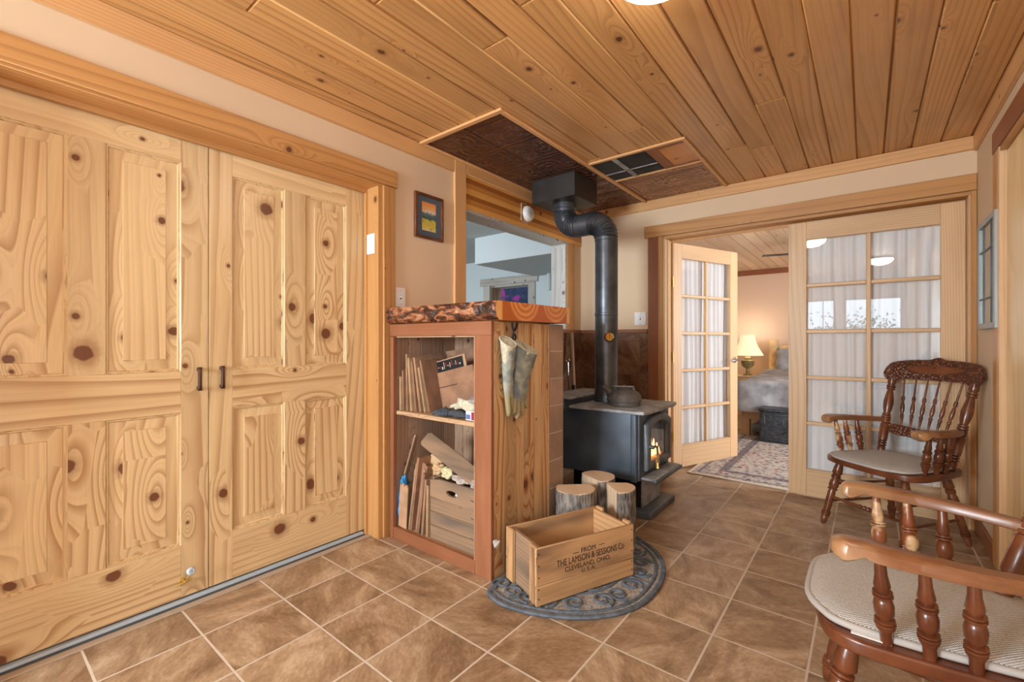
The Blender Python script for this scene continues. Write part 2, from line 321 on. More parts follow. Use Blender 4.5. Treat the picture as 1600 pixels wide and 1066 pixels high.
# ---------------------------------------------------------------- mesh helpers
class MB:
    def __init__(s): s.bm = bmesh.new(); s.mats = []
    def mi(s, m):
        if m not in s.mats: s.mats.append(m)
        return s.mats.index(m)
    def _merge(s, b, m, M=None):
        k = s.mi(m)
        if M is not None: b.transform(M)
        vm = {v: s.bm.verts.new(v.co) for v in b.verts}
        for f in b.faces:
            try: nf = s.bm.faces.new([vm[v] for v in f.verts]); nf.material_index = k
            except ValueError: pass
        b.free(); return s
    def box(s, lo, hi, m, bev=.0015, M=None, seg=1):
        b = bmesh.new(); lo = Vector(lo); hi = Vector(hi)
        bmesh.ops.create_cube(b, size=1)
        c = (lo+hi)/2; d = hi-lo
        for v in b.verts: v.co = Vector((v.co.x*d.x, v.co.y*d.y, v.co.z*d.z))+c
        if bev and min(d) > bev*2.2: bmesh.ops.bevel(b, geom=b.edges[:], offset=bev, segments=seg, affect='EDGES', profile=.6)
        return s._merge(b, m, M)
    def cyl(s, p0, p1, r0, m, r1=None, n=16, caps=True): return s.lathe(p0, p1, [(0, r0), (1, r0 if r1 is None else r1)], m, n, caps)
    def lathe(s, p0, p1, prof, m, n=16, caps=True):
        p0 = Vector(p0); p1 = Vector(p1); d = p1-p0; L = d.length; q = d.to_track_quat('Z', 'Y').to_matrix().to_4x4()
        k = s.mi(m); rings = []
        for t_, r in prof:
            rings.append([s.bm.verts.new(p0+(q @ Vector((r*math.cos(2*PI*i/n), r*math.sin(2*PI*i/n), t_*L)))) for i in range(n)])
        for a, b in zip(rings, rings[1:]):
            for i in range(n):
                f = s.bm.faces.new((a[i], a[(i+1) % n], b[(i+1) % n], b[i])); f.material_index = k
        if caps:
            f = s.bm.faces.new(rings[0][::-1]); f.material_index = k; f = s.bm.faces.new(rings[-1]); f.material_index = k
        return s
    def tube(s, pts, r, m, n=10, rad=None, flat=1.0):
        pts = [Vector(p) for p in pts]; k = s.mi(m); rings = []; N = len(pts); up = None
        for i, p in enumerate(pts):
            d = (pts[min(i+1, N-1)]-pts[max(i-1, 0)]).normalized()
            if up is None: up = Vector((0, 0, 1)) if abs(d.z) < .9 else Vector((1, 0, 0))
            x = d.cross(up).normalized(); y = x.cross(d).normalized(); up = y
            rr = rad[i] if rad else r
            rings.append([s.bm.verts.new(p+x*rr*math.cos(2*PI*j/n)+y*rr*flat*math.sin(2*PI*j/n)) for j in range(n)])
        for a, b in zip(rings, rings[1:]):
            for i in range(n): f = s.bm.faces.new((a[i], a[(i+1) % n], b[(i+1) % n], b[i])); f.material_index = k
        f = s.bm.faces.new(rings[0][::-1]); f.material_index = k; f = s.bm.faces.new(rings[-1]); f.material_index = k
        return s
    def prism(s, poly, z0, z1, m, M=None, bev=0, seg=2):
        """poly in xy extruded z0..z1"""
        b = bmesh.new(); lo = [b.verts.new((x, y, z0)) for x, y in poly]; hi = [b.verts.new((x, y, z1)) for x, y in poly]; n = len(poly)
        b.faces.new(lo[::-1]); b.faces.new(hi)
        for i in range(n): b.faces.new((lo[i], lo[(i+1) % n], hi[(i+1) % n], hi[i]))
        bmesh.ops.recalc_face_normals(b, faces=b.faces[:])
        if bev:
            es = [e for e in b.edges if abs(e.verts[0].co.z-e.verts[1].co.z) < 1e-6]
            bmesh.ops.bevel(b, geom=es, offset=bev, segments=seg, affect='EDGES', profile=.6)
        return s._merge(b, m, M)
    def surf(s, fn, nu, nv, m, thick=0.):
        k = s.mi(m)
        V = [[s.bm.verts.new(fn(i/nu, j/nv)) for j in range(nv+1)] for i in range(nu+1)]
        for i in range(nu):
            for j in range(nv): f = s.bm.faces.new((V[i][j], V[i+1][j], V[i+1][j+1], V[i][j+1])); f.material_index = k
        return s
    def blob(s, c, r, m, amp=.2, fr=3., M=None, sub=3):
        b = bmesh.new(); bmesh.ops.create_icosphere(b, subdivisions=sub, radius=1)
        for v in b.verts:
            k = 1+amp*noise.noise(v.co*fr+Vector(c)*7); v.co = Vector((v.co.x*r[0]*k, v.co.y*r[1]*k, v.co.z*r[2]*k))
        if M is not None: b.transform(M)
        for v in b.verts: v.co += Vector(c)
        return s._merge(b, m)
    def quad(s, pts, m):
        f = s.bm.faces.new([s.bm.verts.new(p) for p in pts]); f.material_index = s.mi(m); return s
    def build(s, name, parent=None, world=False, ang=38, recalc=True, label=None):
        if recalc: bmesh.ops.recalc_face_normals(s.bm, faces=s.bm.faces[:])
        if world and parent is not None:
            s.bm.transform((Matrix.Translation(parent.location) @ parent.rotation_euler.to_matrix().to_4x4()).inverted())
        a = math.radians(ang)
        for e in s.bm.edges:
            e.smooth = len(e.link_faces) == 2 and e.calc_face_angle(0) < a
        for f in s.bm.faces: f.smooth = True
        me = bpy.data.meshes.new(name); s.bm.to_mesh(me); s.bm.free()
        for m in s.mats: me.materials.append(m)
        o = bpy.data.objects.new(name, me); COL.objects.link(o)
        if parent is not None: o.parent = parent
        if label: o['label'] = label
        return o
def tag(o, label, cat, group=None, kind=None):
    o['label'] = label; o['category'] = cat
    if group: o['group'] = group
    if kind: o['kind'] = kind
    return o
def thing(name, label, cat, loc=(0, 0, 0), rz=0, group=None):
    o = bpy.data.objects.new(name, None); o.empty_display_size = .1; COL.objects.link(o)
    o.location = loc; o.rotation_euler = (0, 0, rz); return tag(o, label, cat, group)
def struct(o): o['kind'] = 'structure'; return o
def sempty(name, loc=(0, 0, 0)):
    o = bpy.data.objects.new(name, None); COL.objects.link(o); o.location = loc; return struct(o)
def dup(root, loc, rz, **props):
    r = root.copy(); COL.objects.link(r); r.location = loc; r.rotation_euler = (0, 0, rz)
    for k, v in props.items(): r[k] = v
    for ch in list(root.children):
        c = ch.copy(); COL.objects.link(c); c.parent = r
        for g in ch.children: d = g.copy(); COL.objects.link(d); d.parent = c
    return r
def arc(c, r, a0, a1, n, ax='xy'):
    out = []
    for i in range(n+1):
        a = a0+(a1-a0)*i/n; u, v = r*math.cos(a), r*math.sin(a)
        out.append((c[0]+u, c[1]+v, c[2]) if ax == 'xy' else (c[0]+u, c[1], c[2]+v) if ax == 'xz' else (c[0], c[1]+u, c[2]+v))
    return out

# ================================================================ THE SETTING
ZC = 2.38; XL = -2.2; YB = 3.85; XR = .52; YF = -2.6
def planks(lo, hi, z, pitch, x0, mat, holes=(), joints=None, th=.018):
    """boards running along y, each its own island; holes = (xa,xb,ya,yb) cut out"""
    mb = MB(); rnd = random.Random(5)
    i = math.floor((lo[0]-x0)/pitch)
    while x0+i*pitch < hi[0]:
        a, b = max(lo[0], x0+i*pitch), min(hi[0], x0+(i+1)*pitch)
        if b-a > .01:
            cuts = [(lo[1], hi[1])]
            for (ha, hb, hc, hd) in holes:
                if a < hb-.002 and b > ha+.002:
                    out = []
                    for (p, q) in cuts:
                        if hd <= p or hc >= q: out.append((p, q)); continue
                        if hc > p: out.append((p, hc))
                        if hd < q: out.append((hd, q))
                    cuts = out
            for (p, q) in cuts:
                y = p
                while y < q-.01:
                    L = rnd.uniform(3.2, 6.5) if (y > p or True) else 9
                    e = min(q, y+L)
                    if q-e < .5: e = q
                    mb.box((a+.0006, y+.0003, z), (b-.0006, e-.0003, z+th), mat, bev=.006)
                    y = e
        i += 1
    return mb
# floor: one tiled slab under all three rooms
mb = MB(); mb.box((-8, -2.75, -.08), (2.6, 8.95, 0), FLOOR, bev=0); struct(mb.build('floor'))
# main ceiling: boards with the two openings of the tin panels
mb = planks((XL, YF), (XR, YB), ZC, .137, -.188, CEIL)
mb.box((-2.45, YF-.1, ZC+.019), (XR+.15, YB+.12, ZC+.08), OLDW[0], bev=0)
ceil = struct(mb.build('ceiling'))

# left wall with closet opening and pass-through
mb = MB()
for lo, hi in [((-2.35, YF, 0), (XL, -.10, ZC)), ((-2.35, -.10, 2.055), (XL, 1.556, ZC)), ((-2.35, 1.556, 0), (XL, 2.235, ZC)),
               ((-2.35, 2.235, 0), (XL, 3.585, 1.24)), ((-2.35, 2.235, 2.06), (XL, 3.585, ZC)), ((-2.35, 3.585, 0), (XL, YB+.14, ZC))]:
    mb.box(lo, hi, WALL, bev=0)
struct(mb.build('wall_left'))
mb = MB()
for lo, hi in [((XL-.15, YB, 0), (-1.379, YB+.13, ZC)), ((-1.379, YB, 2.045), (.505, YB+.13, ZC)), ((.505, YB, 0), (XR+.12, YB+.13, ZC))]:
    mb.box(lo, hi, WALL, bev=0)
struct(mb.build('wall_back'))
mb = MB()
for lo, hi in [((XR, 3.24, 0), (XR+.12, YB, ZC)), ((XR, 1.30, 2.10), (XR+.12, 3.24, ZC)), ((XR, -.05, 0), (XR+.12, 1.30, ZC)),
               ((XR, -1.75, 0), (XR+.12, -.05, .6)), ((XR, -1.75, 2.1), (XR+.12, -.05, ZC)), ((XR, YF, 0), (XR+.12, -1.75, ZC))]:
    mb.box(lo, hi, WALL, bev=0)
struct(mb.build('wall_right'))
mb = MB()   # wall behind the camera: two mirrored windows and one added for fill light
wins = [(-2.1, -1.14, .9, 2.0), (-.94, -.46, 1.34, 1.94), (-.34, .50, 1.34, 1.94)]  # first opening is unseen, added to carry the strong fill light
xs = [XL-.15]
for (a, b, c, d) in wins:
    mb.box((xs[-1], YF-.1, 0), (a, YF, ZC), WALL, bev=0); mb.box((a, YF-.1, 0), (b, YF, c), WALL, bev=0); mb.box((a, YF-.1, d), (b, YF, ZC), WALL, bev=0); xs.append(b)
mb.box((xs[-1], YF-.1, 0), (XR+.12, YF, ZC), WALL, bev=0); struct(mb.build('wall_front'))
def window(i, a, b, c, d, y):
    f = MB(); w_ = .035
    f.box((a, y-.09, c), (a+w_, y+.01, d), TRIM[2]); f.box((b-w_, y-.09, c), (b, y+.01, d), TRIM[2])
    f.box((a+w_, y-.09, c), (b-w_, y+.01, c+w_), TRIM[0]); f.box((a+w_, y-.09, d-w_), (b-w_, y+.01, d), TRIM[0])
    o = struct(f.build('window_%d' % i)); g = MB(); g.box((a+w_, y-.05, c+w_), (b-w_, y-.046, d-w_), GLASS, bev=0); g.build('pane', o)
for i, (a, b, c, d) in enumerate(wins): window(i+1, a, b, c, d, YF)
f = MB(); f.box((XR+.01, -1.75, .6), (XR+.09, -1.71, 2.1), TRIM[2]); f.box((XR+.01, -.09, .6), (XR+.09, -.05, 2.1), TRIM[2])
f.box((XR+.01, -1.71, .6), (XR+.09, -.09, .64), TRIM[1]); f.box((XR+.01, -1.71, 2.06), (XR+.09, -.09, 2.1), TRIM[1]); f.box((XR+.01, -.92, .64), (XR+.09, -.88, 2.06), TRIM[2])
o = struct(f.build('window_4')); g = MB(); g.box((XR+.05, -1.71, .64), (XR+.054, -.92, 2.06), GLASS, bev=0); g.box((XR+.05, -.88, .64), (XR+.054, -.09, 2.06), GLASS, bev=0); g.build('pane', o)

# crown mouldings
cn = [0]
def trim(mb):
    cn[0] += 1; return struct(mb.build('trim_%d' % cn[0]))
mb = MB(); mb.box((XL, YF, 2.285), (XL+.018, 2.125, ZC-.001), CROWN[1], bev=.003); mb.box((XL, 2.236, 2.30), (XL+.022, YB, ZC-.001), CROWN[1], bev=.003); trim(mb)
mb = MB(); mb.box((XL, YB-.018, 2.295), (XR, YB, ZC-.001), CROWN[0], bev=.003); trim(mb)
mb = MB(); mb.box((XR-.018, YF, 2.285), (XR, YB-.018, ZC-.001), CROWN[1], bev=.003); trim(mb)
# closet casing, jamb and door track
mb = MB()
mb.box((XL, -.22, 2.045), (XL+.018, 1.655, 2.142), TRIM[1], bev=.003)
mb.box((XL, 1.560, 0), (XL+.016, 1.640, 2.043), TRIM[2], bev=.003); mb.box((XL, -.20, 0), (XL+.016, -.105, 2.043), TRIM[2], bev=.003); trim(mb)
mb = MB()
mb.box((-2.42, 1.530, 0), (XL+.004, 1.557, 2.035), TRIM[2]); mb.box((-2.42, -.105, 0), (XL+.004, -.08, 2.035), TRIM[2])
mb.box((-2.42, -.10, 2.035), (XL+.004, 1.557, 2.06), TRIM[1]); mb.box((-2.325, -.08, 2.012), (-2.305, 1.53, 2.036), TRIM[1])
mb.box((-2.322, 1.518, 0), (-2.30, 1.532, 2.012), TRIM[2]); trim(mb)
mb = MB(); mb.box((-2.345, -.08, 0), (-2.318, 1.515, .016), STEEL, bev=.001); mb.box((-2.318, -.08, 0), (-2.300, 1.515, .006), GROOVE, bev=.001)
mb.box((-2.300, -.08, 0), (-2.262, 1.53, .004), plain('grout_strip', lin(178, 158, 136), .8), bev=.001); trim(mb)
mb = MB(); mb.box((-2.75, -.6, 0), (-2.70, 2.2, ZC), WALL, bev=0); struct(mb.build('wall_closet'))

# ---------- closet doors
def panel_door(name, y0, y1, stiles, rows, x, th=.036, hand=None):
    """door in the plane x facing +x; stiles = list of (ya,yb) vertical members, rows = (za,zb) horizontal members"""
    f = MB()
    for (a, b) in (stiles[0], stiles[-1]): f.box((x-th, a, rows[0][0]), (x, b, rows[-1][1]), DOOR[2], bev=.001)
    for k, (a, b) in enumerate(rows): f.box((x-th, stiles[0][1], a), (x, stiles[-1][0], b), DOOR[1], bev=.001)
    for (a, b) in stiles[1:-1]:
        for (r0, r1) in zip(rows, rows[1:]): f.box((x-th, a, r0[1]), (x, b, r1[0]), DOOR[2], bev=.001)
    o = struct(f.build(name))
    for (s0, s1) in zip(stiles, stiles[1:]):
        for (r0, r1) in zip(rows, rows[1:]):
            a, b, c, d = s0[1], s1[0], r0[1], r1[0]; p = MB()
            bm = bmesh.new()
            def ring(i, xx): return [bm.verts.new((xx, a+i, c+i)), bm.verts.new((xx, b-i, c+i)), bm.verts.new((xx, b-i, d-i)), bm.verts.new((xx, a+i, d-i))]
            R_ = [ring(0, x-.0015), ring(.004, x-.0055), ring(.008, x-.0055), ring(.012, x-.013), ring(.015, x-.013), ring(.052, x-.0055), ring(.0535, x-.003)]
            for u, v in zip(R_, R_[1:]):
                for i in range(4): bm.faces.new((u[i], u[(i+1) % 4], v[(i+1) % 4], v[i]))
            bm.faces.new(R_[-1]); R2 = ring(0, x-th+.004); bm.faces.new(R2[::-1])
            for i in range(4): bm.faces.new((R2[i], R2[(i+1) % 4], R_[0][(i+1) % 4], R_[0][i]))
            p._merge(bm, DOOR[2]); p.build('door_panel', o, ang=20)
    return o
rows = [(.026, .250), (.828, 1.009), (1.915, 2.018)]
dl = panel_door('door_1', -.075, .7265, [(-.075, .03), (.272, .379), (.624, .7265)], rows, -2.33)
dr = panel_door('door_2', .7295, 1.525, [(.7295, .824), (1.065, 1.172), (1.410, 1.525)], rows, -2.33)
def pull(y, z, par):
    m = MB(); bm = bmesh.new()
    L, W = .052, .0085
    base = [bm.verts.new((-2.308, y-W, z-L)), bm.verts.new((-2.308, y+W, z-L)), bm.verts.new((-2.308, y+W, z+L)), bm.verts.new((-2.308, y-W, z+L))]
    top = [bm.verts.new((-2.298, y-.003, z-L+.016)), bm.verts.new((-2.298, y+.003, z-L+.016)), bm.verts.new((-2.298, y+.003, z+L-.016)), bm.verts.new((-2.298, y-.003, z+L-.016))]
    bm.faces.new(base[::-1]); bm.faces.new(top)
    for i in range(4): bm.faces.new((base[i], base[(i+1) % 4], top[(i+1) % 4], top[i]))
    m._merge(bm, BRONZE)
    for s in (-1, 1): m.box((-2.331, y-.007, z+s*(L-.010)-.008), (-2.306, y+.007, z+s*(L-.010)+.008), BRONZE)
    m.build('door_pull', par)
pull(.688, .972, dl); pull(.778, .974, dr)
m = MB(); m.lathe((-2.331, .628, .098), (-2.322, .628, .098), [(0, .012), (1, .01)], BRASS); m.tube([(-2.322, .60, .088), (-2.315, .628, .092), (-2.322, .66, .098)], .004, BRASS)
m.tube([(-2.325, .63, .09), (-2.30, .64, .11), (-2.29, .648, .135)], .004, BRASS)
dst = m.build('door_stop', dl, label='small brass flip-down door stop'); m = MB(); m.lathe((-2.296, .648, .142), (-2.282, .650, .146), [(0, .015), (.5, .017), (1, .012), (1, .004), (.6, .004)], plain('translucent_rubber', lin(196, 208, 220), .4), n=20); m.build('rubber_tip', dst)

# ---------- pass-through: post casing, laminated lintel, jamb
mb = MB(); mb.box((XL, 2.125, 1.33), (XL+.022, 2.232, ZC-.002), CROWN[2], bev=.003); trim(mb)
mb = MB(); zz = 2.062; hs = [.036, .038, .034, .040, .036, .038, .016]
for k, hgt in enumerate(hs):
    mb.box((XL-.15, 2.2355, zz), (XL+.012, 3.84, min(zz+hgt, 2.298)), LINT[(0, 2, 1, 0, 2, 1, 0)[k]], bev=.001); zz += hgt
mb.box((XL-.155, 2.2355, 2.045), (XL+.014, 3.60, 2.061), WHITEW[1], bev=.001); trim(mb)
mb = MB(); mb.box((XL-.155, 3.565, 1.245), (XL+.002, 3.590, 2.045), WHITEW[2], bev=.001); mb.box((XL-.155, 2.2355, 1.245), (XL-.002, 2.25, 2.045), TRIM[2], bev=.001)
mb.box((XL-.155, 2.25, 1.241), (XL-.002, 3.565, 1.256), WHITEW[1], bev=.001); trim(mb)
mb = MB(); mb.box((XL, 3.588, 1.245), (XL+.014, 3.715, 2.061), TRIM[2], bev=.003); trim(mb)
# ---------- wainscot tile behind the stove with a wood cap
mb = MB(); mb.box((XL, YB-.014, 0), (-1.515, YB-.001, 1.215), HEARTH, bev=0); mb.box((XL+.001, 2.262, 0), (XL+.014, YB-.014, 1.215), HEARTHL, bev=0); trim(mb)
mb = MB(); mb.box((XL+.001, YB-.024, 1.215), (-1.515, YB-.001, 1.245), REDW[0], bev=.002); mb.box((XL+.001, 2.262, 1.215), (XL+.024, YB-.024, 1.245), REDW[1], bev=.002); trim(mb)
# ---------- casing of the French doors
mb = MB(); mb.box((-1.545, YB-.024, 2.048), (XR-.002, YB-.001, 2.148), TRIM[0], bev=.003); mb.box((-1.513, YB-.018, 0), (-1.422, YB-.001, 2.047), REDW[2], bev=.002)
mb.box((-1.422, YB-.018, 0), (-1.379, YB-.001, 2.047), TRIM[2], bev=.002); mb.box((.490, YB-.018, 0), (XR-.002, YB-.001, 2.047), TRIM[2], bev=.002); trim(mb)
mb = MB(); mb.box((-1.378, YB-.016, 0), (-1.358, YB+.13, 2.022), FRENCH[2], bev=.002); mb.box((-1.357, YB+.02, 0), (-1.345, YB+.085, 2.02), FRENCH[2], bev=.002); mb.box((.482, YB-.016, 0), (.504, YB+.13, 2.022), FRENCH[2], bev=.002)
mb.box((-1.378, YB-.016, 2.022), (.504, YB+.13, 2.044), TRIM[0], bev=.002); mb.box((-1.338, YB+.085, 2.0), (.482, YB+.10, 2.022), TRIM[0], bev=.001); trim(mb)
# baseboards
mb = MB(); mb.box((XR-.014, 3.335, 0), (XR, YB-.02, .095), REDW[1], bev=.003); mb.box((XR-.014, YF, 0), (XR, 1.2, .095), REDW[1], bev=.003); struct(mb.build('baseboard_right'))

# ---------- right wall opening: casing, jamb, ply door
mb = MB(); mb.box((XR-.018, 1.20, 2.092), (XR, 3.325, 2.20), REDW[1], bev=.003); mb.box((XR-.016, 3.228, 0), (XR, 3.318, 2.091), TRIM[2], bev=.003); mb.box((XR-.016, 1.21, 0), (XR, 1.30, 2.091), TRIM[2], bev=.003); trim(mb)
mb = MB(); mb.box((XR-.014, 3.196, 0), (XR+.12, 3.24, 2.10), FRENCH[2], bev=.002); mb.box((XR-.010, 1.30, 2.07), (XR+.12, 3.197, 2.10), TRIM[1], bev=.002); mb.box((XR-.01, 1.30, 0), (XR+.12, 1.33, 2.07), TRIM[2], bev=.002); trim(mb)
mb = MB(); mb.box((XR+.012, 2.26, .012), (XR+.045, 3.192, 2.066), PLY, bev=.002); d5 = struct(mb.build('door_5'))
mb = MB(); mb.box((XR+.012, 1.333, .012), (XR+.045, 2.255, 2.066), PLY, bev=.002); d6 = struct(mb.build('door_6'))

# ---------- French doors
def french(name, W, label_panes=5):
    """local: hinge edge at x=0, runs +x, thickness y 0..-.036 (front at y=-.036), z up"""
    root = sempty(name)
    S = .112; gz0, gz1 = .205, 1.880; H = 2.008; th = .036
    f = MB()
    f.box((0, -th, .012), (S, 0, H), FRENCH[2], bev=.002); f.box((W-S, -th, .012), (W, 0, H), FRENCH[2], bev=.002)
    f.box((S, -th, .012), (W-S, 0, gz0), FRENCH[0], bev=.002); f.box((S, -th, gz1), (W-S, 0, H), FRENCH[0], bev=.002)
    f.build('door_frame', root)
    n = 5; mw = .026; cx = W/2; g = MB()
    g.box((cx-mw/2, -th+.004, gz0), (cx+mw/2, -.004, gz1), FRENCH[2], bev=.004)
    for k in range(1, n):
        z = gz0+(gz1-gz0)*k/n
        g.box((S, -th+.0045, z-mw/2), (cx-mw/2, -.0045, z+mw/2), FRENCH[0], bev=.004); g.box((cx+mw/2, -th+.0045, z-mw/2), (W-S, -.0045, z+mw/2), FRENCH[0], bev=.004)
    g.build('muntins', root)
    p = MB()
    for k in range(n):
        z0 = gz0+(gz1-gz0)*k/n+(mw/2 if k else 0); z1 = gz0+(gz1-gz0)*(k+1)/n-(mw/2 if k < n-1 else 0)
        for (a, b) in ((S, cx-mw/2), (cx+mw/2, W-S)): p.box((a, -.020, z0), (b, -.017, z1), GLASS, bev=0)
    p.build('glass_panes', root)
    def cf(u, v):
        x = S-.03+u*(W-2*S+.06); z = 1.90-v*1.72
        q = noise.noise(Vector((x*9, 2, z*.6)))
        y = .022+.008*math.sin(x*95+3*q)+.006*math.sin(x*41+z*.8)*(.4+v*.9)+.012*q*v
        return (x, y, z)
    c = MB(); c.surf(cf, 150, 24, LINEN); c.tube([(S-.04, .02, 1.905), (W-S+.04, .02, 1.905)], .005, BRASS, 8); c.build('curtain', root, ang=80)
    return root
dF = french('door_3', .935); dF.location = (-.458, YB+.082, 0)   # right leaf, closed
dO = french('door_4', .915); dO.location = (-1.368, YB+.132, 0); dO.rotation_euler = (0, 0, math.radians(68.2))
h = MB()
for z in (1.66, .30, 1.0):
    h.box((-.012, -.040, z-.045), (.0, .004, z+.045), BRASS, bev=.001); h.cyl((-.012, -.044, z-.047), (-.012, -.044, z+.047), .006, BRASS)
h.build('hinges', dO)
h = MB(); h.lathe((.858, -.036, .955), (.858, -.052, .955), [(0, .03), (.6, .028), (1, .02)], CHROME, 24); h.cyl((.858, -.05, .955), (.858, -.085, .955), .010, CHROME)
h.tube([(.858, -.083, .955), (.835, -.088, .957), (.785, -.086, .950), (.76, -.082, .952)], .009, CHROME)
h.lathe((.858, 0, .955), (.858, .016, .955), [(0, .03), (.6, .028), (1, .02)], CHROME, 24); h.cyl((.858, .015, .955), (.858, .05, .955), .010, CHROME); h.tube([(.858, .048, .955), (.815, .05, .957), (.76, .048, .952)], .009, CHROME)
h.build('lever_handle', dO)

# ---------- bedroom shell
mb = planks((-2.35, YB+.13), (2.4, 8.75), ZC, .137, -.188, MAPLE[1]); mb.box((-2.35, YB+.13, ZC+.019), (2.4, 8.85, ZC+.08), OLDW[0], bev=0); struct(mb.build('ceiling_bedroom'))
mb = MB(); mb.box((-2.47, 8.75, 0), (2.4, 8.87, ZC), BEDWALL, bev=0); struct(mb.build('wall_bedroom_back'))
mb = MB(); mb.box((-2.47, YB+.14, 0), (-2.35, 8.75, ZC), BEDWALL, bev=0); struct(mb.build('wall_bedroom_left'))
mb = MB(); mb.box((2.4, YB+.13, 0), (2.5, 8.87, ZC), BEDWALL, bev=0); mb.box((XR+.12, YB+.02, 0), (2.4, YB+.13, ZC), BEDWALL, bev=0); struct(mb.build('wall_bedroom_right'))
mb = MB(); mb.box((-2.35, 8.73, 2.29), (2.4, 8.75, ZC-.001), REDW[0], bev=.003); trim(mb)
mb = MB(); mb.box((-2.35, 8.735, 0), (2.4, 8.75, .09), REDW[0], bev=.003); struct(mb.build('baseboard_bedroom'))

# ---------- living room beyond the pass-through
mb = MB(); mb.box((-8, 5.17, 0), (-4.515, 5.27, ZC), BLUEW, bev=0); mb.box((-4.515, 5.17, 1.995), (-3.80, 5.27, ZC), BLUEW, bev=0); mb.box((-3.80, 5.17, 0), (-2.47, 5.27, ZC), BLUEW, bev=0); struct(mb.build('wall_far'))
mb = MB(); mb.box((-2.474, YB+.14, 0), (-2.4705, 5.17, ZC), BLUEW, bev=0); struct(mb.build('wall_living_right'))
mb = MB(); mb.box((-8, .1, 0), (-2.76, .2, ZC), BLUEW, bev=0); struct(mb.build('wall_living_front'))
mb = MB(); mb.box((-8.1, .1, 0), (-8, 5.27, ZC), BLUEW, bev=0); struct(mb.build('wall_living_left'))
mb = MB(); mb.box((-8, .1, ZC), (-2.35, 5.27, ZC+.08), GREYC, bev=0); struct(mb.build('ceiling_living'))
mb = MB(); mb.box((-3.70, 3.94, 2.065), (-2.475, 5.169, ZC-.001), BLUEW, bev=0); mb.box((-3.70, 3.94, 2.062), (-2.475, 5.169, 2.066), GREYC, bev=0); trim(mb)

# ================================================================ CEILING FITTINGS
def bowl_light(x, y, label):
    t = thing('ceiling_light', label, 'light', (x, y, ZC), 0, None)
    m = MB(); m.lathe((0, 0, 0), (0, 0, -.03), [(0, .13), (.5, .15), (1, .155)], plain('brushed_fitting', lin(180, 170, 158), .4, .6), 32); m.build('mount_ring', t)
    m = MB(); pr = [(0, .150), (.25, .146), (.5, .128), (.75, .095), (.92, .05), (1, .012)]
    m.lathe((0, 0, -.03), (0, 0, -.120), pr, BOWL, 36); m.build('glass_bowl', t)
    m = MB(); m.lathe((0, 0, -.120), (0, 0, -.138), [(0, .010), (.4, .012), (1, .003)], BRASS, 16); m.build('finial', t)
bowl_light(-.522, 1.398, 'lit frosted glass bowl light at the top edge of the picture')
bowl_light(.16, -.75, 'lit frosted glass bowl light behind the camera, seen mirrored in the French door')

t = thing('tin_ceiling_panel', 'dark brown pressed tin ceiling panel in a pale wood frame above the stove pipe', 'ceiling panel', (-1.85, 2.8, ZC))
m = MB(); m.box((-2.176, 1.84, ZC-.004), (-1.545, 3.83, ZC-.001), TIN, bev=0); m.build('tin_sheet', t, world=True)
m = MB(); m.box((-2.178, 1.815, ZC-.016), (-1.518, 1.845, ZC-.0005), CROWN[0], bev=.002); m.box((-1.548, 1.846, ZC-.016), (-1.518, 3.83, ZC-.0005), CROWN[1], bev=.002); m.box((-2.176, 1.846, ZC-.016), (-2.158, 3.83, ZC-.0005), CROWN[1], bev=.002); m.build('frame', t, world=True)
t = thing('ceiling_vent_panel', 'small ceiling panel with a dark open vent grid beside the tin panel', 'ceiling panel', (-1.2, 3.3, ZC))
m = MB(); m.box((-1.517, 3.205, ZC-.004), (-.885, 3.83, ZC-.001), TIN2, bev=0); m.build('tin_sheet', t, world=True)
m = MB(); m.box((-1.517, 2.765, ZC-.014), (-.862, 2.79, ZC-.0005), CROWN[0], bev=.002); m.box((-.885, 2.791, ZC-.014), (-.862, 3.83, ZC-.0005), CROWN[1], bev=.002); m.box((-1.517, 3.185, ZC-.014), (-.886, 3.205, ZC-.0005), CROWN[0], bev=.002); m.build('frame', t, world=True)
m = MB(); m.box((-1.517, 2.791, ZC-.003), (-1.13, 3.184, ZC-.001), BLACK, bev=0)
for k in range(30): m.box((-1.515, 2.795+k*.013, ZC-.008), (-1.135, 2.799+k*.013, ZC-.003), BOXM, bev=0)
m.build('vent_grille', t, world=True)
m = MB(); m.box((-1.36, 2.791, ZC-.013), (-1.325, 3.184, ZC-.008), IRONG, bev=.001); m.box((-1.515, 3.03, ZC-.013), (-1.13, 3.04, ZC-.0081), IRONG, bev=.001); m.build('cross_bars', t, world=True)
m = MB(); m.box((-1.128, 2.791, ZC-.010), (-1.06, 3.184, ZC-.001), REDW[1], bev=.002); m.box((-1.06, 2.83, ZC-.006), (-.89, 3.15, ZC-.001), SLABT, bev=.001); m.box((-1.06, 2.791, ZC-.010), (-.886, 2.829, ZC-.001), REDW[0], bev=.002); m.box((-1.06, 3.151, ZC-.010), (-.886, 3.184, ZC-.001), REDW[0], bev=.002); m.build('wood_panel', t, world=True)

